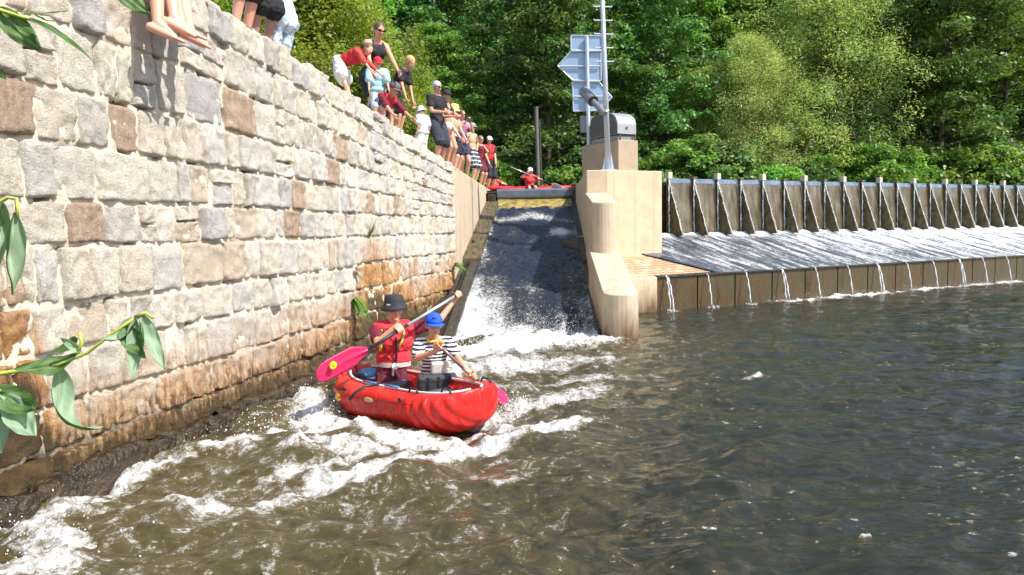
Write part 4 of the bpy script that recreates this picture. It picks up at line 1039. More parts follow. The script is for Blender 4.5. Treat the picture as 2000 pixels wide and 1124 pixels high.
def check_mat():
    t = NT('band_cloth'); tc = t.n('TexCoord'); s = t.n('SeparateXYZ'); t.l(tc.outputs['Object'], s.inputs[0])
    v = t.math('FRACT', t.math('MULTIPLY', s.outputs[2], 9.)); u = t.math('FRACT', t.math('MULTIPLY', s.outputs[1], 16.))
    c = t.mix(t.math('GREATER_THAN', v, .72), (.02, .025, .035), (.55, .6, .65)); c = t.mix(t.math('MULTIPLY', t.math('GREATER_THAN', u, .8), .5), c, (.4, .45, .5)); t.set(Base_Color=c, Roughness=.8); return t.m

# ---- the canoe
BOW = Vector((-.30, 6.26, 0)); STERN = Vector((-1.58, 7.50, 0)); 
def canoe():
    ax = (BOW-STERN); L = ax.length+.1; mid = (BOW+STERN)/2; yaw = math.atan2(ax.y, ax.x)
    g = empty('canoe', (mid.x, mid.y, 0.02), yaw); g.rotation_euler = (R(2), R(-1.0), yaw)
    tag(g, 'red inflatable canoe with creased bow carrying the two paddlers in the white water', 'canoe')
    t = NT('red_rubber'); co = t.coord(); n = t.noise(co, 5, 5); wv_ = t.noise(t.coord((7, 2, 1.5)), 3, 3, .5, .6)
    c = t.ramp(n, [(.3, (.50, .010, .008)), (.7, (.66, .018, .012))]); t.set(Base_Color=c, Roughness=.40, Coat_Weight=.08); t.bump(t.math('ADD', wv_, t.math('MULTIPLY', n, .3)), .45, .05); red = t.m
    nt_, npf = 150, 72; V = np.zeros((nt_, npf, 3)); 
    for i in range(nt_):
        t_ = i/(nt_-1); u = 2*t_-1                    # -1 stern, +1 bow
        w_ = .43*(1-abs(u)**3.4)**.5*(1-.10*u) + .012
        if u > 0: w_ = .41*(1-abs(u)**4.2)**.55+.03
        x = u*L/2; rim = .27+.055*max(0, u)**4+.06*max(0, -u)**3; keel = -.12+.16*max(0, u)**6+.10*abs(min(0, u))**4
        hh = rim-keel; tb = min(.125, w_*.8)           # tube radius at the rim
        # right half profile: keel centre -> outside -> over the rim -> inner wall -> floor centre
        fl = keel+.13
        P = [(0, keel), (w_*.45, keel+.010), (w_*.76, keel+.05), (w_*.95, keel+hh*.28), (w_*1.04, keel+hh*.5), (w_*1.06, keel+hh*.70), (w_*1.0, keel+hh*.88), (w_*.90, rim-.01), (w_-tb*.95, rim), (w_-tb*1.55, rim-.03), (w_-tb*1.9, rim-tb*.9), (max(.0, w_-tb*2.0), fl+.03), (max(0, w_-tb*2.3)*.6, fl), (0, fl)]
        P = [(max(0, a), b) for a, b in P]
        P = np.array(P); d = np.r_[0, np.cumsum(np.hypot(*np.diff(P, axis=0).T)+1e-6)]; q = np.linspace(0, d[-1], npf//2+1)
        a = np.interp(q, d, P[:, 0]); b = np.interp(q, d, P[:, 1])
        for _ in range(2): a[1:-1] = (a[:-2]+2*a[1:-1]+a[2:])/4; b[1:-1] = (b[:-2]+2*b[1:-1]+b[2:])/4
        A_ = np.r_[a, a[-2:0:-1]*-1]; B_ = np.r_[b, b[-2:0:-1]]
        V[i, :, 0] = x; V[i, :, 1] = -A_; V[i, :, 2] = B_
    # creases: pleats fanning over the bow, long wrinkles along the side
    X, Y, Z = V[..., 0], V[..., 1], V[..., 2]; u = X/(L/2)
    r_ = np.hypot(Y, Z-.1)+1e-6; bowz = sstep(.25, .75, u); side = np.sign(Y)
    ph = (X*1.0+(Z)*.55)*2*math.pi/.105
    pl = bowz*.014*np.sin(ph+1.5*pn(X*3, Z*3, 1.))*sstep(.38, .2, Z)
    wr_ = (1-bowz)*.012*np.sin((Z*1.0-.30*X+.10*np.sin(X*4))*2*math.pi/.16+pn(X*2, Z*2, 4.)*3)*sstep(.36, .2, Z)
    dn = pl+wr_+.012*fbm(X*3, Z*4, Y*2, 3)
    V[..., 1] += Y/r_*dn; V[..., 2] += (Z-.1)/r_*dn*.4
    # the last bit of the bow is blunt
    V = V.reshape(-1, 3); idx = np.arange(nt_*npf).reshape(nt_, npf); nx = np.roll(idx, -1, 1)
    Fq = np.stack([idx[:-1], nx[:-1], nx[1:], idx[1:]], -1).reshape(-1, 4)
    me = np_mesh('hull', V, Fq, red, True); 
    bm = bmesh.new(); bm.from_mesh(me); bmesh.ops.holes_fill(bm, edges=[e for e in bm.edges if e.is_boundary], sides=0); bmesh.ops.recalc_face_normals(bm, faces=bm.faces); bm.to_mesh(me); bm.free()
    mesh_obj('hull', me, g)
    # grey floor, white rim piping, seats, handles, stickers
    def rimpt(u, s, dz=0, ins=0.):
        w_ = .43*(1-abs(u)**3.4)**.5*(1-.10*u)+.012
        if u > 0: w_ = .41*(1-abs(u)**4.2)**.55+.03
        rim = .27+.055*max(0, u)**4+.06*max(0, -u)**3
        return Vector((u*L/2, -s*max(0, w_-min(.125, w_*.8)*1.35-ins), rim-.005+dz))
    for s_ in (1, -1):
        mb = MB(); mb.tube([rimpt(u, s_) for u in np.linspace(-.88, .93, 30)], .013, 6); mb.build('rim_piping', simple_c('piping', (.62, .6, .56)), g, smooth=True)
    mb = MB(); mb.box((0, 0, .0), (L*.8, .46, .03)); mb.build('floor', simple_c('canoe_floor', (.25, .25, .25)), g)
    blk = simple_c('webbing', (.02, .02, .022))
    for u, nm in ((-.42, 'seat'), (.28, 'seat')):
        mb = MB(); mb.cap((u*L/2, -.26, .13), (u*L/2, .26, .13), .075, .075); mb.build(nm, simple_c('seat_rubber', (.08, .08, .09)), g, smooth=True)
    for u, s_ in ((.80, 1), (.80, -1), (-.78, 1), (.45, 1)):
        p = rimpt(u, s_, .03, -.06); mb = MB(); mb.tube([p+V3(-.06, 0, -.02), p+V3(-.04, 0, .015), p+V3(.04, 0, .015), p+V3(.06, 0, -.02)], .009, 6); mb.build('handle', blk, g, smooth=True)
    mb = MB(); a = rimpt(-.15, 1, .01, 0); mb.tube([a, a+V3(-.02, -.14, .01), a+V3(-.05, -.24, -.04), a+V3(-.09, -.27, -.10)], .012, 6); mb.build('strap', blk, g, smooth=True)
    for s_, uu in ((1, -.30), (1, .05)):
        mb = MB(); a = rimpt(uu, s_, .012); mb.tube([a+V3(-.10, 0, 0), a, a+V3(.10, 0, 0)], .012, 6); mb.build('cord', simple_c('blue_cord', (.05, .22, .55)), g, smooth=True)
    def sticker(u, z, rx, rz, c, nm):
        w_ = (.43 if u < 0 else .41)*1.055*(1-abs(u)**3.6)**.5+.03; mb = MB(); mb.ell((u*L/2, -w_-.008, z), (rx, .006, rz), None, 18, 8); mb.build(nm, simple_c(nm, c), g, smooth=True)
    sg = simple('seam', (.30, .008, .008), .4)
    for zz in (.145,):
        mb = MB(); pts = []
        for uu in np.linspace(-.86, .55, 30):
            w_ = (.43 if uu < 0 else .41)*1.05*(1-abs(uu)**3.6)**.5+.030; pts.append((uu*L/2, -w_-.004, zz+.05+.03*max(0, uu)))
        mb.tube(pts, .006, 6); mb.build('seam', sg, g, smooth=True)
    for uu in (-.45, .42):
        mb = MB(); w_ = (.43 if uu < 0 else .41)*1.055*(1-abs(uu)**3.6)**.5+.03; mb.tube([(uu*L/2, -w_+.01, .235), (uu*L/2, -w_-.010, .237)], .020, 14); mb.build('valve', blk, g)
    sticker(-.62, .13, .045, .040, (.85, .55, .03), 'round_sticker'); sticker(-.02, .19, .07, .022, (.55, .50, .22), 'label_sticker')
    return g, L, yaw
CAN, CL, CYAW = canoe()
bpy.context.view_layer.update()
def canw(x, y, z): return CAN.matrix_world @ Vector((x, y, z))
YEL = (.62, .75, .06)
def paddle(name, lab, top, neck, tip, roll, blade_c, shaft_c, tgrip=None, sticker=False, wid=.20):
    g = empty(name, top); tag(g, lab, 'paddle'); n = neck-top; t_ = tip-top; d = n.normalized()
    mb = MB(); mb.tube([(0, 0, 0), n*.60], .0150, 14); mb.build('shaft', simple(name+'_alu', shaft_c, .28, .7 if shaft_c[0] > .4 else .1, .05, 9, 0), g, smooth=True)
    mb = MB(); mb.tube([n*.60, n*1.02], .0165, 14); mb.tube([n*-.01, n*.05], .017, 14); mb.build('grip_sleeve', simple_c('sleeve', (.015, .015, .017)), g, smooth=True)
    b = (tip-neck); L = b.length; bd = b.normalized(); sdv = roll-bd*roll.dot(bd); sdv.normalize(); nr = bd.cross(sdv); mb = MB()
    ns, nw = 26, 13; top_v = []
    def hw(a): return wid/2*min(1, (a/.30)**.75)*(1-max(0, (a-.72)/.28)**2.6)**.5 if a < 1 else .0
    for k in range(2):
        vs = []
        for i in range(ns):
            a = i/(ns-1); w2 = max(.012, hw(a)) if a < .97 else hw(a)+.03
            for j in range(nw):
                c = j/(nw-1)*2-1; th = .004+.016*math.exp(-(c/.16)**2)*(1-a*.9)
                vs.append(n+bd*(L*a)+sdv*(w2*c)+nr*((th if k == 0 else -th)-.03*c*c*0+.018*math.sin(a*2.5)))
        top_v.append(vs)
    m = ns*nw; fs = [(i*nw+j, i*nw+j+1, (i+1)*nw+j+1, (i+1)*nw+j) for i in range(ns-1) for j in range(nw-1)]
    fs2 = [tuple(m+x for x in f[::-1]) for f in fs]; rim = [(i*nw, (i+1)*nw) for i in range(ns-1)]+[((ns-1)*nw+j, (ns-1)*nw+j+1) for j in range(nw-1)]+[((i+1)*nw+nw-1, i*nw+nw-1) for i in range(ns-1)]+[(j+1, j) for j in range(nw-1)]
    mb.add(top_v[0]+top_v[1], fs+fs2+[(a, b_, b_+m, a+m) for a, b_ in rim]); bo = mb.build('blade', blade_c, g, smooth=True)
    if sticker:
        c = n+bd*(L*.70)+sdv*wid*.22; nn = nr if nr.y < 0 else -nr; mb = MB()
        mb.tube([c+nn*.006, c+nn*.024], .036, 22); mb.build('round_sticker', simple_c('yellow_sticker', (.9, .72, .03)), bo)
        mb = MB(); mb.tube([c+nn*.024, c+nn*.026], .014, 12); mb.build('sticker_mark', simple_c('orange_mark', (.85, .35, .05)), bo)
    if tgrip is not None:
        mb = MB(); mb.cap(-tgrip*.055, tgrip*.055, .018, .018); mb.build('handle', simple_c('orange_grip', (.80, .33, .05)), g, smooth=True)
    return g
M_PINK = simple('pink_plastic', (.72, .035, .14), .35, 0, .06, 5, .05)
def shaft_curve(): pass
def canoeists():
    # woman in the black hat, paddle held high in the left hand
    P_up = at(893, 576, 7.62); P_lo = at(776, 645, 7.10); neck = P_up+(P_lo-P_up)*1.62; 
    neck = at(722, 681, 6.88); tip = at(619, 738, 6.55); top = P_up+(P_up-neck).normalized()*.03
    P_lo = neck+(P_up-neck)*((776-722)/(893-722))
    paddle('paddle', 'pink bladed paddle with yellow sticker held by the woman in the black hat', top, neck, tip, V3(.35, -.1, 1), M_PINK, (.75, .77, .80), sticker=True, wid=.215)
    hipw = at(770, 732, 7.42); root = Vector((hipw.x, hipw.y, 0)); l = lambda p: p-root
    d = (neck-P_up).normalized(); hipl = l(hipw)
    fc = V3(.22, -1, 0)
    wl, wrr = l(P_up)+V3(-.045, .01, -.075), l(P_lo)+V3(-.02, -.01, .045)
    legs = {1: hipl+V3(.14, .10, -.30), -1: hipl+V3(-.10, .10, -.30)}
    g, i = person('woman in a black bucket hat and red life vest kneeling in the red canoe', root, 0, 1.72, hip=hipl, spine=(.02, .02, 1), head=(.42, -1, -.05), facing=fc,
        wr={1: wl, -1: wrr}, elb={1: V3(.5, .1, .05), -1: V3(-.9, -.1, -.9)}, ft=legs, knee={1: V3(.3, -1, -.1), -1: V3(.1, -1, -.1)}, toes={1: V3(0, 1, 0), -1: V3(0, 1, 0)},
        grips={1: (l(P_up), d, .016), -1: (l(P_lo), d, .016)}, vox=.0055, skc=(.66, .36, .24), hair=('tail', (.16, .09, .05)), hat=('bucket', (.022, .022, .030), .140),
        wear=[('shirt', (.16, .010, .028), {'sleeve': .62}), ('vest', (.62, .030, .045), {'pad': .028}), ('shorts', (.11, .012, .03), {'len': .9})], slim=1.08, palms={1: V3(1, 0, 0), -1: V3(0, -1, 0)})
    # details of the vest and hat: belt, straps, zip, patch
    up, f, sd_, s, hip, TB = i['up'], i['f'], i['sd'], i['s'], i['hip'], i['TB']
    def band(z, rx, ry, th, h, m, nm):
        mb = MB(); n = 36; vs = []
        for k in range(n):
            a = 2*math.pi*k/n
            for rr, zz in ((0, -h/2), (th, -h/2), (th, h/2), (0, h/2)): vs.append(hip+up*(z+zz)+f*math.cos(a)*(rx+rr)+sd_*math.sin(a)*(ry+rr))
        mb.add(vs, [(k*4+j, k*4+(j+1) % 4, ((k+1) % n)*4+(j+1) % 4, ((k+1) % n)*4+j) for k in range(n) for j in range(4)]); return mb.build(nm, m, g, smooth=False)
    band(.115*s, .128*s, .160*s, .008, .045, simple_c('belt_web', (.50, .44, .42)), 'belt')
    mb = MB(); q = hip+up*.11*s+f*.145*s; mb.tube([q+f*0, q+f*.02], .035, 14); mb.build('buckle', simple_c('buckle', (.7, .7, .72), .3), g, bevel=.003)
    mb = MB(); q = hip+up*.06*s+f*.145*s+sd_*-.02; mb.box(q, (.02, .02, .10), M=TB); mb.build('knife_sheath', simple_c('sheath', (.55, .52, .5)), g, bevel=.004)
    def strap(pts, c, nm, r=.009, flat=2.2):
        mb = MB(); mb.tube(pts, r, 8, flat=flat); return mb.build(nm, c, g, smooth=True)
    fr = lambda side, z, o=.158: hip+up*z*s+f*o*s+sd_*side*s
    strap([fr(.01, .40, .168), fr(.015, .30, .168), fr(.01, .20, .155), fr(.0, .10, .150)], simple_c('webbing', (.02, .02, .022)), 'zip', .008)
    hv = simple_c('hi_vis', (.55, .85, .05))
    strap([fr(-.125, .47, .08), fr(-.13, .42, .130), fr(-.135, .33, .135), fr(-.14, .26, .115)], hv, 'reflective_strap', .013, 1.2)
    strap([fr(.095, .49, .07), fr(.09, .43, .135), fr(.07, .36, .160), fr(.03, .30, .172)], simple_c('hi_vis_dim', (.40, .50, .06)), 'reflective_strap', .009, 1.2)
    strap([fr(-.10, .50, .0), fr(-.10, .50, .06), fr(-.10, .44, .135), fr(-.10, .36, .155)], simple_c('webbing', (.02, .02, .022)), 'shoulder_strap', .011, 1.2)
    hcx = i['hc']; B = i['B']; a = i['a']; q = hcx+i['hup']*.058*a+i['hf']*.076*a-i['hs']*.074*a
    nrm = (i['hf']*.72-i['hs']*.70).normalized(); mb = MB(); hx = nrm.cross(i['hup']).normalized(); 
    ux = i['hup'].cross(nrm)
    for k in range(5):
        c = q+nrm*.012+ux*(k-2)*.0085; mb.box(c, (.0055, .011 if k % 2 else .013, .004), M=Matrix((ux, i['hup'], nrm)).transposed())
    mb.build('hat_mark', simple_c('white_thread', (.75, .75, .78)), g)
    # child in the blue cap in the bow
    G = at(856, 674, 6.62); hipw = at(846, 748, 7.06); root = Vector((hipw.x, hipw.y, 0)); l = lambda p: p-root; hipl = l(hipw)
    low = at(926, 735, 6.62); neck2 = at(938, 750, 6.75); tip2 = at(1000, 792, 6.95); tg = G; d = (neck2-G).normalized()
    sdr = V3(.55, -.5, .5).normalized(); sdr = (sdr-d*sdr.dot(d)).normalized()
    paddle('paddle', 'paddle with brown shaft and orange grip held by the child in the blue cap', G, neck2, at(989, 784, 6.95), V3(.2, .3, 1), M_PINK, (.22, .14, .13), tgrip=sdr, wid=.12)
    s_c = 1.50
    g, i = person('child in a blue cap and striped shirt paddling in the bow of the canoe', root, 0, s_c, hip=hipl, spine=(.05, -.16, 1), head=(.30, -1, -.12), facing=V3(.30, -1, 0),
        wr={1: l(low)+V3(-.06, .03, .03), -1: l(G)+V3(-.02, .0, -.055)}, elb={1: V3(.3, .3, -.6), -1: V3(-1, -.1, -.7)}, ft={1: hipl+V3(.12, .08, -.26), -1: hipl+V3(-.06, .08, -.26)}, knee={1: V3(.3, -1, -.1), -1: V3(.1, -1, -.1)}, toes={1: V3(0, 1, 0), -1: V3(0, 1, 0)},
        grips={-1: (l(G), sdr, .018), 1: (l(low), d, .015)}, vox=.0055, skc=(.62, .33, .21), hair=('short', (.22, .14, .07)), hat=('cap', (.010, .085, .55)),
        wear=[('shirt', (.5, .5, .5), {'sleeve': .72, 'mat': stripe_mat()}), ('shorts', (.02, .02, .025), {'len': .9})], slim=.95, palms={1: V3(0, -1, 0), -1: V3(0, -1, 0)})
    up, f, sd_, s, hip, TB = i['up'], i['f'], i['sd'], i['s'], i['hip'], i['TB']
    # emblem on the cap: two interlocked arcs
    q0 = i['hc']-i['hf']*.010*i['a']+i['hup']*.036*i['a']
    def dome(th, ph): a_ = i['a']; return q0+i['hf']*(.107*a_*math.cos(ph)*math.cos(th))+i['hs']*(.097*a_*math.cos(ph)*math.sin(th))+i['hup']*(.096*a_*math.sin(ph))
    for sg, nm in ((1, 'cap_emblem'), (-1, 'cap_emblem')):
        mb = MB(); pts = []
        for k in range(11):
            x = (k/10-.5)*2; pts.append(dome(x*.26-.12, .62+sg*(.10-.17*(1-x*x)**.5*1.0+.03)))
        mb.tube(pts, .0034, 6); mb.build(nm, simple_c('emblem', (.01, .03, .16)), g, smooth=True)
    # grey belt bag and vest front
    gm = simple('bag_cloth', (.045, .052, .06), .7, 0, .3, 20, .6, .01)
    mb = MB(); q = hip+up*.05+f*.150+sd_*.01; mb.box(q, (.11, .37, .17), M=TB); bo = mb.build('belt_bag', gm, g, bevel=.02)
    for o in (-.10, .0, .10):
        mb = MB(); mb.box(q+f*.053+sd_*o, (.014, .024, .17), M=TB); mb.build('bag_strap', simple_c('webbing', (.02, .02, .022)), bo, bevel=.003)
    mb = MB(); mb.box(q+f*.052+up*.055, (.014, .33, .035), M=TB); mb.build('bag_flap', gm, bo, bevel=.006)
    mb = MB(); mb.box(hip+up*.19+f*.105+sd_*.03, (.07, .15, .12), M=TB); mb.build('chest_pad', simple_c('pad', (.55, .54, .50)), g, bevel=.02)
    mb = MB(); n = i['nk']; mb.tube([n+V3(-.07, -.03, .02), n+V3(-.02, -.09, -.01), n+V3(.05, -.08, .0)], .014, 8); mb.build('neck_cord', simple_c('orange_cord', (.75, .42, .05)), g, smooth=True)
    # blue and white dry bag in the stern
    p = at(722, 732, 7.5); mb = MB(); mb.ell((0, 0, 0), (.15, .10, .07)); mb.ell((.12, .02, .02), (.06, .05, .04))
    o = remesh(mb, 'dry_bag', simple('dry_bag', (.08, .28, .62), .45, 0, .5, 8, .6, .03), .012, 1); o.location = p; tag(o, 'crumpled blue bag lying in the canoe behind the woman', 'bag')
    p = at(697, 741, 7.3); mb = MB(); mb.tube([(-.09, 0, -.02), (-.04, 0, .035), (.05, 0, .04), (.12, -.02, .0), (.19, -.02, .01)], .02, 8); o = mb.build('gear_strap', simple_c('webbing', (.02, .02, .022)), smooth=True); o.location = p; tag(o, 'black strap of luggage on the rim at the stern of the canoe', 'strap')
canoeists()

# ---- spectators on the wall
def zt(y): return ztop(y)-.06
def stand(px, pyt, off, H, lab, yaw, zoff=0., lift=0., **kw):
    """feet on the bank, `off` metres behind the edge of the wall, in the direction of pixel column px; H 0 = tall enough for the head to reach pyt"""
    v = ray(px, 400); k = v.x/v.y; d = (2.33+1.7555+off)/(.208-k)
    if d > YJ: d = (1.09+.7056+off)/(.049-k)
    d = min(d, 26.2); z = zt(d)
    if not H: p = at(px, pyt, d); H = (p.z-z)*.985/1.0
    return person(lab, (k*d, d, z+zoff), yaw, H, **kw)
BLK = (.018, .018, .022); WHT = (.72, .72, .70); RED = (.60, .02, .03); MAR = (.17, .012, .03)
def seated_legs(px, d, lab, feet, skc, short, H=1.86):
    # sits on the wall edge, calves hanging over the river
    z = ztop(d); root = Vector((wx(d)-.05, d, z)); 
    fL = {q: Vector(p)-root for q, p in feet.items()}
    return person(lab, root, 0, H, hip=(-.10, 0, .10), spine=(-.05, 0, 1), head=(1, -.2, -.5), facing=(1, -.10, 0), ft=fL, knee={1: V3(.5, 0, 1), -1: V3(.5, 0, 1)},
        wr={1: V3(.05, .30, .05), -1: V3(.05, -.30, .05)}, toes={1: V3(.9, .32, -.42), -1: V3(.9, .30, -.34)}, vox=.007, skc=skc, hair=('long', (.12, .07, .04)), wear=short, group=None)
def ankle(px, py, o):    # a point in front of the wall face at distance o
    v = ray(px, py); k = UN.dot(Vector((wx(0), 0, 0)))+o; return CO+v*((k-UN.dot(CO))/UN.dot(v))
def spectators():
    sk = (.68, .38, .27)
    seated_legs(320, 6.05, 'person sitting on the wall edge, the two bare legs furthest left hanging over the granite', {-1: ankle(309, 46, .30), 1: ankle(341, 38, .36)}, sk, [('shirt', WHT), ('shorts', (.05, .08, .2), {'len': .6})])
    seated_legs(372, 6.5, 'person sitting on the wall edge, bare legs hanging just right of another pair of feet', {-1: ankle(358, 62, .40), 1: ankle(372, 66, .30)}, (.70, .37, .28), [('shirt', (.6, .2, .3)), ('shorts', (.1, .1, .1), {'len': .6})])
    # standing on the near part of the wall, only legs in view
    stand(480, 0, .30, 1.75, 'person in black shorts with bare knees, nearest of three standing on the wall', R(-25), wear=[('shirt', BLK), ('shorts', BLK, {'len': .92, 'flare': .025})], skc=sk, hair=('short', (.1, .07, .05)))
    stand(518, 0, .30, 1.78, 'person in long black shorts standing left of the white patterned trousers', R(-35), wear=[('shirt', BLK), ('shorts', (.012, .012, .015), {'len': 1.12, 'flare': .03})], skc=(.4, .24, .18), hair=('short', (.1, .07, .05)))
    wp = pattern_mat('pale_pattern', (.68, .74, .80), (.28, .40, .56), 16)
    stand(549, 0, .30, 1.7, 'person in long white and pale blue patterned trousers standing on the wall', R(-30), wear=[('shirt', WHT), ('trousers', WHT, {'len': 1.95, 'flare': .02, 'mat': wp})], skc=sk, hair=('long', (.1, .07, .05)))
    # the group in red
    d = 10.4; 
    stand(733, 68, .45, 1.72, 'woman in sunglasses and black tank top leaning over children on the wall', R(-48), spine=(.38, .02, 1), head=(1, -.12, -.35), glasses=True, skc=(.60, .32, .20), hair=('tail', (.11, .05, .03)),
          wr={1: V3(.52, .16, .88), -1: V3(.45, -.25, .80)}, wear=[('tank', BLK), ('shorts', BLK, {'len': .7})], ft={1: V3(-.02, .12, .08), -1: V3(.05, -.12, .08)})
    stand(745, 108, .28, 0, 'small child in a red cap and light blue shirt beside the crouching person', R(-75), head=(1, .2, -.35), skc=(.62, .34, .22), hair=('short', (.2, .12, .05)), hat=('cap', RED), slim=1.05,
          wear=[('shirt', (.35, .62, .72), {'sleeve': .8, 'pad': .02}), ('shorts', (.45, .5, .52), {'len': .8})], wr={1: V3(.2, .15, .55), -1: V3(.2, -.15, .55)})
    stand(694, 118, .30, 1.12, 'person in red with white shorts bending over left of the red cap child', R(-15), spine=(1, .1, .28), head=(.9, -.3, -.4), hip=(-.15, 0, .74), skc=sk, hair=('bob', (.14, .07, .04)),
          wear=[('shirt', RED, {'sleeve': .9, 'pad': .02}), ('dress', WHT, {'low': .05, 'name': 'white_skirt'})] if False else [('vest', RED, {'pad': .02}), ('shirt', (.55, .06, .05), {'sleeve': 1.3}), ('shorts', WHT, {'len': .75, 'flare': .05})], wr={1: V3(.55, .1, .42), -1: V3(.5, -.15, .38)})
    person('person in a dark cap, maroon sleeves and red vest crouching at the wall edge', (-.168*11.55, 11.55, zt(11.55)+.02), R(-35), 1.45, hip=(-.20, 0, .24), spine=(.9, .1, .75), head=(1, -.2, -.5), skc=(.6, .33, .2), hair=('short', (.08, .05, .03)), hat=('cap', (.12, .10, .12)),
          ft={1: V3(.05, .14, .07), -1: V3(.05, -.14, .07)}, knee={1: V3(1, .3, .8), -1: V3(1, -.3, .8)}, wear=[('shirt', MAR, {'sleeve': .9}), ('vest', RED, {'pad': .018}), ('shorts', (.05, .08, .2), {'len': .9})], wr={1: V3(.42, .2, .18), -1: V3(.42, -.2, .18)})
    stand(775, 135, .30, 1.45, 'blond boy in a black shirt with a yellow panel leaning forward on the wall', R(-22), spine=(.62, 0, 1), head=(1, -.1, -.75), skc=(.60, .33, .20), hair=('short', (.50, .33, .13)),
          wear=[('shirt', BLK, {'sleeve': .6}), ('shorts', BLK, {'len': .8})], wr={1: V3(.30, .12, .55), -1: V3(.35, -.16, .50)})[0]
    # the row at the far end
    stand(857, 153, .25, 0, 'grey haired man in sunglasses and a black shirt standing on the wall', R(-40), head=(1, 0, -.2), glasses=True, skc=(.55, .30, .20), hair=('short', (.50, .48, .45)), wr={1: V3(.26, .05, .98), -1: V3(.26, -.05, 1.0)}, wear=[('shirt', BLK), ('shorts', (.03, .035, .05), {'len': .95, 'flare': .02})], slim=1.12)
    stand(830, 206, .40, 0, 'person in a pale sun hat and white clothes half hidden behind the grey haired man', R(150), head=(1, 0, -.3), skc=sk, hair=('short', (.2, .12, .08)), hat=('bucket', (.62, .60, .55), .16), wear=[('shirt', WHT, {'pad': .03}), ('shorts', (.70, .70, .68), {'len': .8, 'flare': .05})])
    stand(876, 171, .15, 0, 'woman with long brown hair, black cap and white bikini on the wall', R(-35), head=(1, -.2, -.1), skc=(.60, .30, .19), hair=('long', (.13, .06, .04)), hat=('cap', BLK), wear=[('crop', BLK), ('briefs', (.75, .68, .62))], slim=.88, wr={1: V3(.30, .10, 1.05), -1: V3(.28, -.12, 1.0)})
    stand(888, 200, .30, 0, 'child in a yellow straw hat behind the woman in the bikini', R(-30), head=(1, 0, -.3), skc=sk, hair=('short', (.3, .18, .08)), hat=('bucket', (.75, .55, .20), .15), wear=[('shirt', (.60, .36, .24)), ('shorts', BLK)], wr={1: V3(.3, .1, .8), -1: V3(.3, -.1, .8)})
    pm = pattern_mat('printed_cloth', (.10, .14, .34), (.60, .16, .20), 18)
    g, i = stand(905, 210, .25, 0, 'woman in sunglasses holding a phone up to her face, in a printed blue top', R(-55), head=(1, 0, -.1), glasses=True, skc=(.6, .32, .22), hair=('tail', (.12, .06, .04)), wear=[('tank', (.2, .2, .4), {'mat': pm}), ('shorts', (.04, .04, .08), {'len': .5})], wr={1: V3(.30, .07, 1.38), -1: V3(.30, -.07, 1.38)}, elb={1: V3(0, .4, -1), -1: V3(0, -.4, -1)})
    mb = MB(); mb.box((0, 0, 0), (.012, .15, .08)); o = mb.build('phone', simple_c('phone', (.02, .02, .025), .2), bevel=.004); o.matrix_basis = Matrix.Translation(g.location) @ Matrix.Rotation(R(-55), 4, 'Z') @ Matrix.Translation((.38, 0, 1.42)); tag(o, 'dark phone held up by the woman in the printed blue top', 'phone')
    stand(924, 236, .20, 0, 'shirtless man in a grey cap and dark banded swim shorts in the far row', R(-30), head=(1, 0, -.15), glasses=True, skc=(.66, .40, .26), hair=('short', (.1, .07, .05)), hat=('cap', (.30, .32, .34)), wr={1: V3(.02, .22, 1.0), -1: V3(.05, -.22, 1.0)}, elb={1: V3(-.4, 1, 0), -1: V3(-.4, -1, 0)}, slim=1.12, wear=[('swim', BLK, {'len': .85, 'flare': .025, 'mat': check_mat()})])
    stand(940, 262, .15, 0, 'person in a maroon tank top and sunglasses between the shirtless man and the white cap', R(-40), head=(1, 0, -.15), glasses=True, wr={1: V3(.28, .12, 1.15), -1: V3(.1, -.25, .85)}, skc=(.60, .33, .22), hair=('short', (.25, .15, .08)), wear=[('tank', MAR), ('shorts', (.14, .012, .03), {'len': .7})])
    stand(957, 262, .12, 0, 'person in a white cap and red life vest, last of the wall row', R(-60), head=(1, 0, -.2), skc=(.60, .33, .22), hair=('short', (.25, .15, .08)), hat=('cap', (.75, .75, .75)), wear=[('shirt', BLK), ('vest', RED, {'pad': .02}), ('shorts', (.02, .02, .03), {'len': .9})], wr={1: V3(.25, .12, .95), -1: V3(.25, -.12, .95)})
spectators()

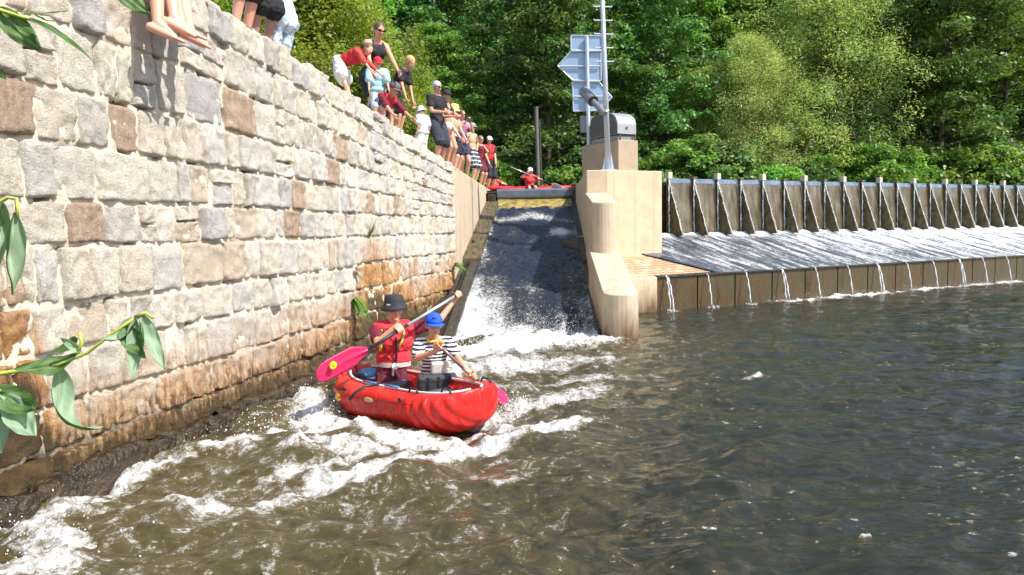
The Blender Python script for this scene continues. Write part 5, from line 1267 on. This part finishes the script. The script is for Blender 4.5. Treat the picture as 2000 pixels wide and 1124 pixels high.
def upstream():
    # a red boat waiting above the gate with its paddler, and another paddler at the left
    c = at(1040, 371, 24.6); g = empty('kayak', c, R(8)); tag(g, 'red kayak floating above the chute gate', 'kayak')
    rr = simple('kayak_red', (.62, .03, .05), .35, 0, .1, 4, .05); mb = MB(); n = 40; vs = []; m = 16
    for i in range(n):
        u = i/(n-1)*2-1; w_ = .36*(1-abs(u)**2.6)**.6+.004
        for k in range(m):
            a = 2*math.pi*k/m; vs.append((u*1.45-.1, w_*math.cos(a), .12*math.sin(a)*(1-abs(u)**4*.8)+.10*abs(u)**3))
    mb.add(vs, [(i*m+k, i*m+(k+1) % m, (i+1)*m+(k+1) % m, (i+1)*m+k) for i in range(n-1) for k in range(m)]+[tuple(range(m)), tuple((n-1)*m+k for k in range(m))]); mb.build('hull', rr, g, smooth=True)
    mb = MB(); mb.lathe((0.0, 0, .10), [(.30, 0), (.31, .03), (.27, .03), (.26, 0)], None, 24); mb.build('cockpit_rim', simple_c('webbing', (.02, .02, .022)), g, smooth=True)
    def padl(px, py, d, lab, hatc, vest, tilt, H=1.6):
        p = at(px, py, d); l_, r__ = V3(.34, .26, .34), V3(.40, -.20, .52)
        gg, i = person(lab, p, R(-80), H, hip=(0, 0, 0), spine=(.1, 0, 1), head=(1, 0, -.1), hat=('cap', hatc), hair=('bob', (.25, .14, .07)), ft={1: V3(.72, .12, -.1), -1: V3(.72, -.12, -.1)}, knee={1: V3(0, 0, 1), -1: V3(0, 0, 1)}, wr={1: l_, -1: r__}, elb={1: V3(0, 1, -.4), -1: V3(0, -1, -.4)}, skc=(.66, .36, .24), wear=[('shirt', vest, {'sleeve': .5}), ('vest', vest, {'pad': .03}), ('shorts', BLK)])
        M = Matrix.Translation(p) @ Matrix.Rotation(R(-80), 4, 'Z'); a = M @ (l_+(l_-r__)*2.0); b = M @ (r__+(r__-l_)*1.1)
        if tilt < 0: a, b = b, a
        dd = (b-a).normalized(); paddle('paddle', lab[1], a, a+(b-a)*.8, b, V3(0, -.6, 1), simple_c('kayak_blade', (.35, .33, .30)), (.5, .5, .5), wid=.15) if False else None
        return M, l_, r__
    for px, py, d, lab, hc_, v, pl in ((1035, 372, 24.5, 'paddler in a white cap sitting in the red kayak above the chute gate', (.8, .8, .8), (.62, .05, .06), 'paddle held by the paddler in the white cap above the gate'), (966, 380, 25.6, 'paddler in a pinkish cap upstream at the left end of the chute gate', (.7, .5, .55), (.62, .10, .09), 'paddle held upright by the left upstream paddler')):
        M, l_, r__ = padl(px, py, d, lab, hc_, v, 1)
        a = M @ (r__+(r__-l_)*1.3); b = M @ (l_+(l_-r__)*1.6)
        if px < 1000: a = M @ V3(.42, -.28, .95); b = M @ V3(.30, .30, .02)
        mid_ = a.lerp(b, .8); paddle('paddle', pl, a, mid_, b, V3(0, -.6, 1), simple_c('kayak_blade', (.55, .50, .45)), (.62, .6, .58), wid=.16)
upstream()
# ------------------------------------------------------------------ overhanging leaves close to the camera
def near_leaf_mat():
    t = NT('near_leaf'); co = t.coord(kind='UV'); ge = t.n('NewGeometry'); s = t.n('SeparateXYZ'); t.l(co, s.inputs[0])
    a = t.math('ABSOLUTE', t.math('SUBTRACT', s.outputs[1], .5)); mid = t.ramp(a, [(.0, 1.), (.035, 0.)])
    v = t.math('FRACT', t.math('SUBTRACT', t.math('MULTIPLY', s.outputs[0], 9.), t.math('MULTIPLY', a, 7.))); vein = t.ramp(v, [(.0, 1.), (.10, 0.), (.92, 0.), (1., 1.)])
    vv = t.math('MAXIMUM', mid, t.math('MULTIPLY', vein, .55)); n = t.noise(co, 6, 5)
    top = t.mix(vv, t.ramp(n, [(.3, (.045, .10, .022)), (.7, (.11, .19, .05))]), (.22, .34, .10)); und = t.mix(vv, (.27, .38, .25), (.42, .52, .35))
    c = t.mix(ge.outputs['Backfacing'], top, und); t.set(Base_Color=c, Roughness=.55); t.bump(t.math('SUBTRACT', 1., vv), .3, .002)
    tr = t.n('BsdfTranslucent'); t.l(t.mix(1., c, (1.3, 1.5, .6), 'MULTIPLY'), tr.inputs[0]); mx = t.n('MixShader'); mx.inputs[0].default_value = .28
    t.l(t.b.outputs[0], mx.inputs[1]); t.l(tr.outputs[0], mx.inputs[2]); t.l(mx.outputs[0], t.out.inputs[0]); return t.m
M_NL = near_leaf_mat(); M_STEM = simple('green_stem', (.42, .48, .08), .5, 0, .2, 30, .1)
def near_leaf(parent, base, tip, nrm, wd, bend=.15, fold=.3, curl=0., twist=0., under=False):
    base, tip, nrm = Vector(base), Vector(tip), Vector(nrm); ax = tip-base; L = ax.length; a = ax.normalized(); n = (nrm-a*nrm.dot(a)).normalized(); b = a.cross(n)
    nu, nv = 22, 13; V = []; UV = []
    for i in range(nu):
        u = i/(nu-1); w_ = wd*.5*(math.sin(math.pi*u**.80)**.85)*(1-.15*u)+.0006
        tw = twist*u; bb = b*math.cos(tw)+n*math.sin(tw); nn = n*math.cos(tw)-b*math.sin(tw)
        for j in range(nv):
            v = j/(nv-1)*2-1; av = abs(v)
            if curl: ang = v*curl; y = w_*math.sin(ang)/curl; z = w_*(1-math.cos(ang))/curl
            else: y = w_*v; z = fold*w_*av
            V.append(base+a*(L*u)+bb*y+nn*(z-bend*L*4*u*(u-1)*-1+.035*wd*math.sin(u*13+v*2)*av+.16*wd*float(pn(u*3.5+tip.x*40, v*1.6, tip.z*30)))); UV.append((u, j/(nv-1)))
    me = np_mesh('leaf', [tuple(v) for v in V], grid_faces(nu, nv)[:, ::(1 if under or curl else -1)], M_NL, True); uv = me.uv_layers.new(name='UVMap')
    li = np.zeros(len(me.loops), np.int32); me.loops.foreach_get('vertex_index', li); uv.data.foreach_set('uv', np.array(UV, np.float32)[li].ravel())
    return mesh_obj('leaf', me, parent)
def twigs():
    def tw(d0, lab, stems, leaves):
        g = empty('leafy_twig', at(*stems[0][0][:2], d0)); tag(g, lab, 'twig'); o = g.location.copy(); q = lambda p: at(p[0], p[1], d0+(p[2] if len(p) > 2 else 0))-o
        for st in stems:
            pts = [q(p) for p in st]; n = len(pts); mb = MB(); mb.tube(pts, [.0032*(1-.5*k/n) for k in range(n)], 8); mb.build('stem', M_STEM, g, smooth=True)
        for a, b, nr, wd, kw in leaves: near_leaf(g, q(a), q(b), Vector(nr), wd*.70, **kw)
    tw(1.05, 'twig of glossy green leaves entering at the top left corner in front of the wall', [[(-60, 15), (0, 20), (40, 33), (80, 45)]],
       [((15, 22), (132, 22, .03), (.1, -.4, 1), .020, dict(bend=.05)), ((-8, 12), (80, 100), (.1, -.9, .5), .050, dict(bend=.10, fold=.15)), ((48, 35), (180, 118, -.02), (.3, -.5, .9), .019, dict(bend=-.06)), ((60, 22, .01), (108, 42, .03), (0, -.3, 1), .018, dict()), ((-30, 120), (12, 155), (0, -1, 0), .02, dict())])
    tw(1.15, 'single dark green leaf hanging from the top edge left of the bare feet', [[(200, -60), (235, -20), (245, -5)]], [((228, -22), (292, 28), (.2, -1, .3), .040, dict(bend=.05, fold=.1))])
    tw(.95, 'twig with two limp rolled up leaves hanging at the left edge', [[(-50, 420), (-5, 398), (15, 386), (32, 388), (34, 425)]],
       [((28, 415), (24, 576), (.9, -.5, 0), .060, dict(curl=1.9, bend=.04)), ((5, 395), (-2, 520), (.6, -.8, .1), .05, dict(curl=1.7)), ((0, 390), (-22, 470), (-.3, -1, 0), .03, dict(curl=1.0))])
    tw(1.0, 'yellow green twig with drooping creased leaves across the lower left of the wall', [[(-70, 745), (0, 730), (60, 722), (115, 712), (170, 690), (215, 655), (265, 620)], [(265, 620), (285, 612), (300, 622)], [(150, 690), (160, 670), (155, 650)]],
       [((150, 694), (28, 722, -.03), (.1, -.5, 1), .042, dict(bend=.22, twist=.7, fold=.5)), ((158, 688), (118, 660, -.02), (-.2, -.8, .6), .020, dict(curl=1.2)), ((150, 660, .01), (100, 690, .02), (.1, -1, .3), .022, dict(bend=.2)),
        ((112, 712), (196, 838, -.03), (.55, -.6, .7), .060, dict(bend=.35, curl=1.25, twist=1.0)), ((265, 622), (205, 664, -.02), (.0, -.6, 1), .040, dict(bend=.25, fold=.5, under=True)), ((280, 616), (322, 722, -.02), (.7, -.8, .1), .042, dict(curl=1.4, bend=.15)),
        ((268, 622), (258, 738, -.03), (-.2, -1, .3), .042, dict(curl=1.1, bend=.1, twist=.5)), ((240, 640), (285, 700, -.03), (.1, -.9, .7), .040, dict(fold=.8, twist=-.9)), ((290, 640, .01), (308, 690, .01), (.8, -.5, .2), .03, dict(curl=1.5))])
    tw(.85, 'pair of large pale leaves hanging at the lower left corner', [[(-60, 740), (-20, 750), (0, 765)]],
       [((-20, 755), (68, 800, -.02), (.1, -.7, .8), .045, dict(bend=.25, fold=.5, twist=-.5)), ((0, 772), (70, 852, -.02), (.2, -1, .2), .045, dict(bend=.2, fold=.4, twist=.7, under=True)), ((-15, 770), (2, 885), (.6, -.8, 0), .05, dict(curl=1.0)), ((-30, 765), (20, 815), (0, -1, .4), .05, dict(fold=.3))])
twigs()

# ------------------------------------------------------------------ spray thrown up by the chute and the bow
def spray():
    mb = MB(); rnd = random.Random(4); V = []; Fq = []; r = np.random.default_rng(8)
    src = [((960, 660), (1150, 655), 900, .36, .22), ((890, 700), (960, 680), 300, .25, .2), ((985, 835), (1010, 790), 220, .12, .08), ((610, 770), (650, 830), 120, .12, .10), ((440, 870), (600, 800), 160, .08, .2), ((0, 1050), (100, 1100), 160, .10, .2), ((1500, 590), (1990, 549), 500, .10, .10)]
    base = np.array([(0, 0, 1), (0, 0, -1), (1, 0, 0), (-1, 0, 0), (0, 1, 0), (0, -1, 0)], float); tri = np.array([(0, 2, 4), (0, 4, 3), (0, 3, 5), (0, 5, 2), (1, 4, 2), (1, 3, 4), (1, 5, 3), (1, 2, 5)])
    for a, b, n, h, sp in src:
        A, B = onz(*a), onz(*b)
        for _ in range(n):
            q = A.lerp(B, rnd.random()); c = np.array((q.x+rnd.gauss(0, sp), q.y+rnd.gauss(0, sp), .03+abs(rnd.gauss(0, h*.5)))); s = rnd.uniform(.002, .0062)
            Fq.append(tri+len(V)*6); V.append(base*s*np.array((1, 1, rnd.uniform(.8, 2)))+c)
    me = np_mesh('water_spray', np.concatenate(V), np.concatenate(Fq), simple('spray_white', (.85, .87, .88), .3, 0, .02, 5, 0), True); tag(mesh_obj('water_spray', me), 'white droplets of spray over the foam below the chute and around the canoe', 'spray', kind='stuff')
spray()
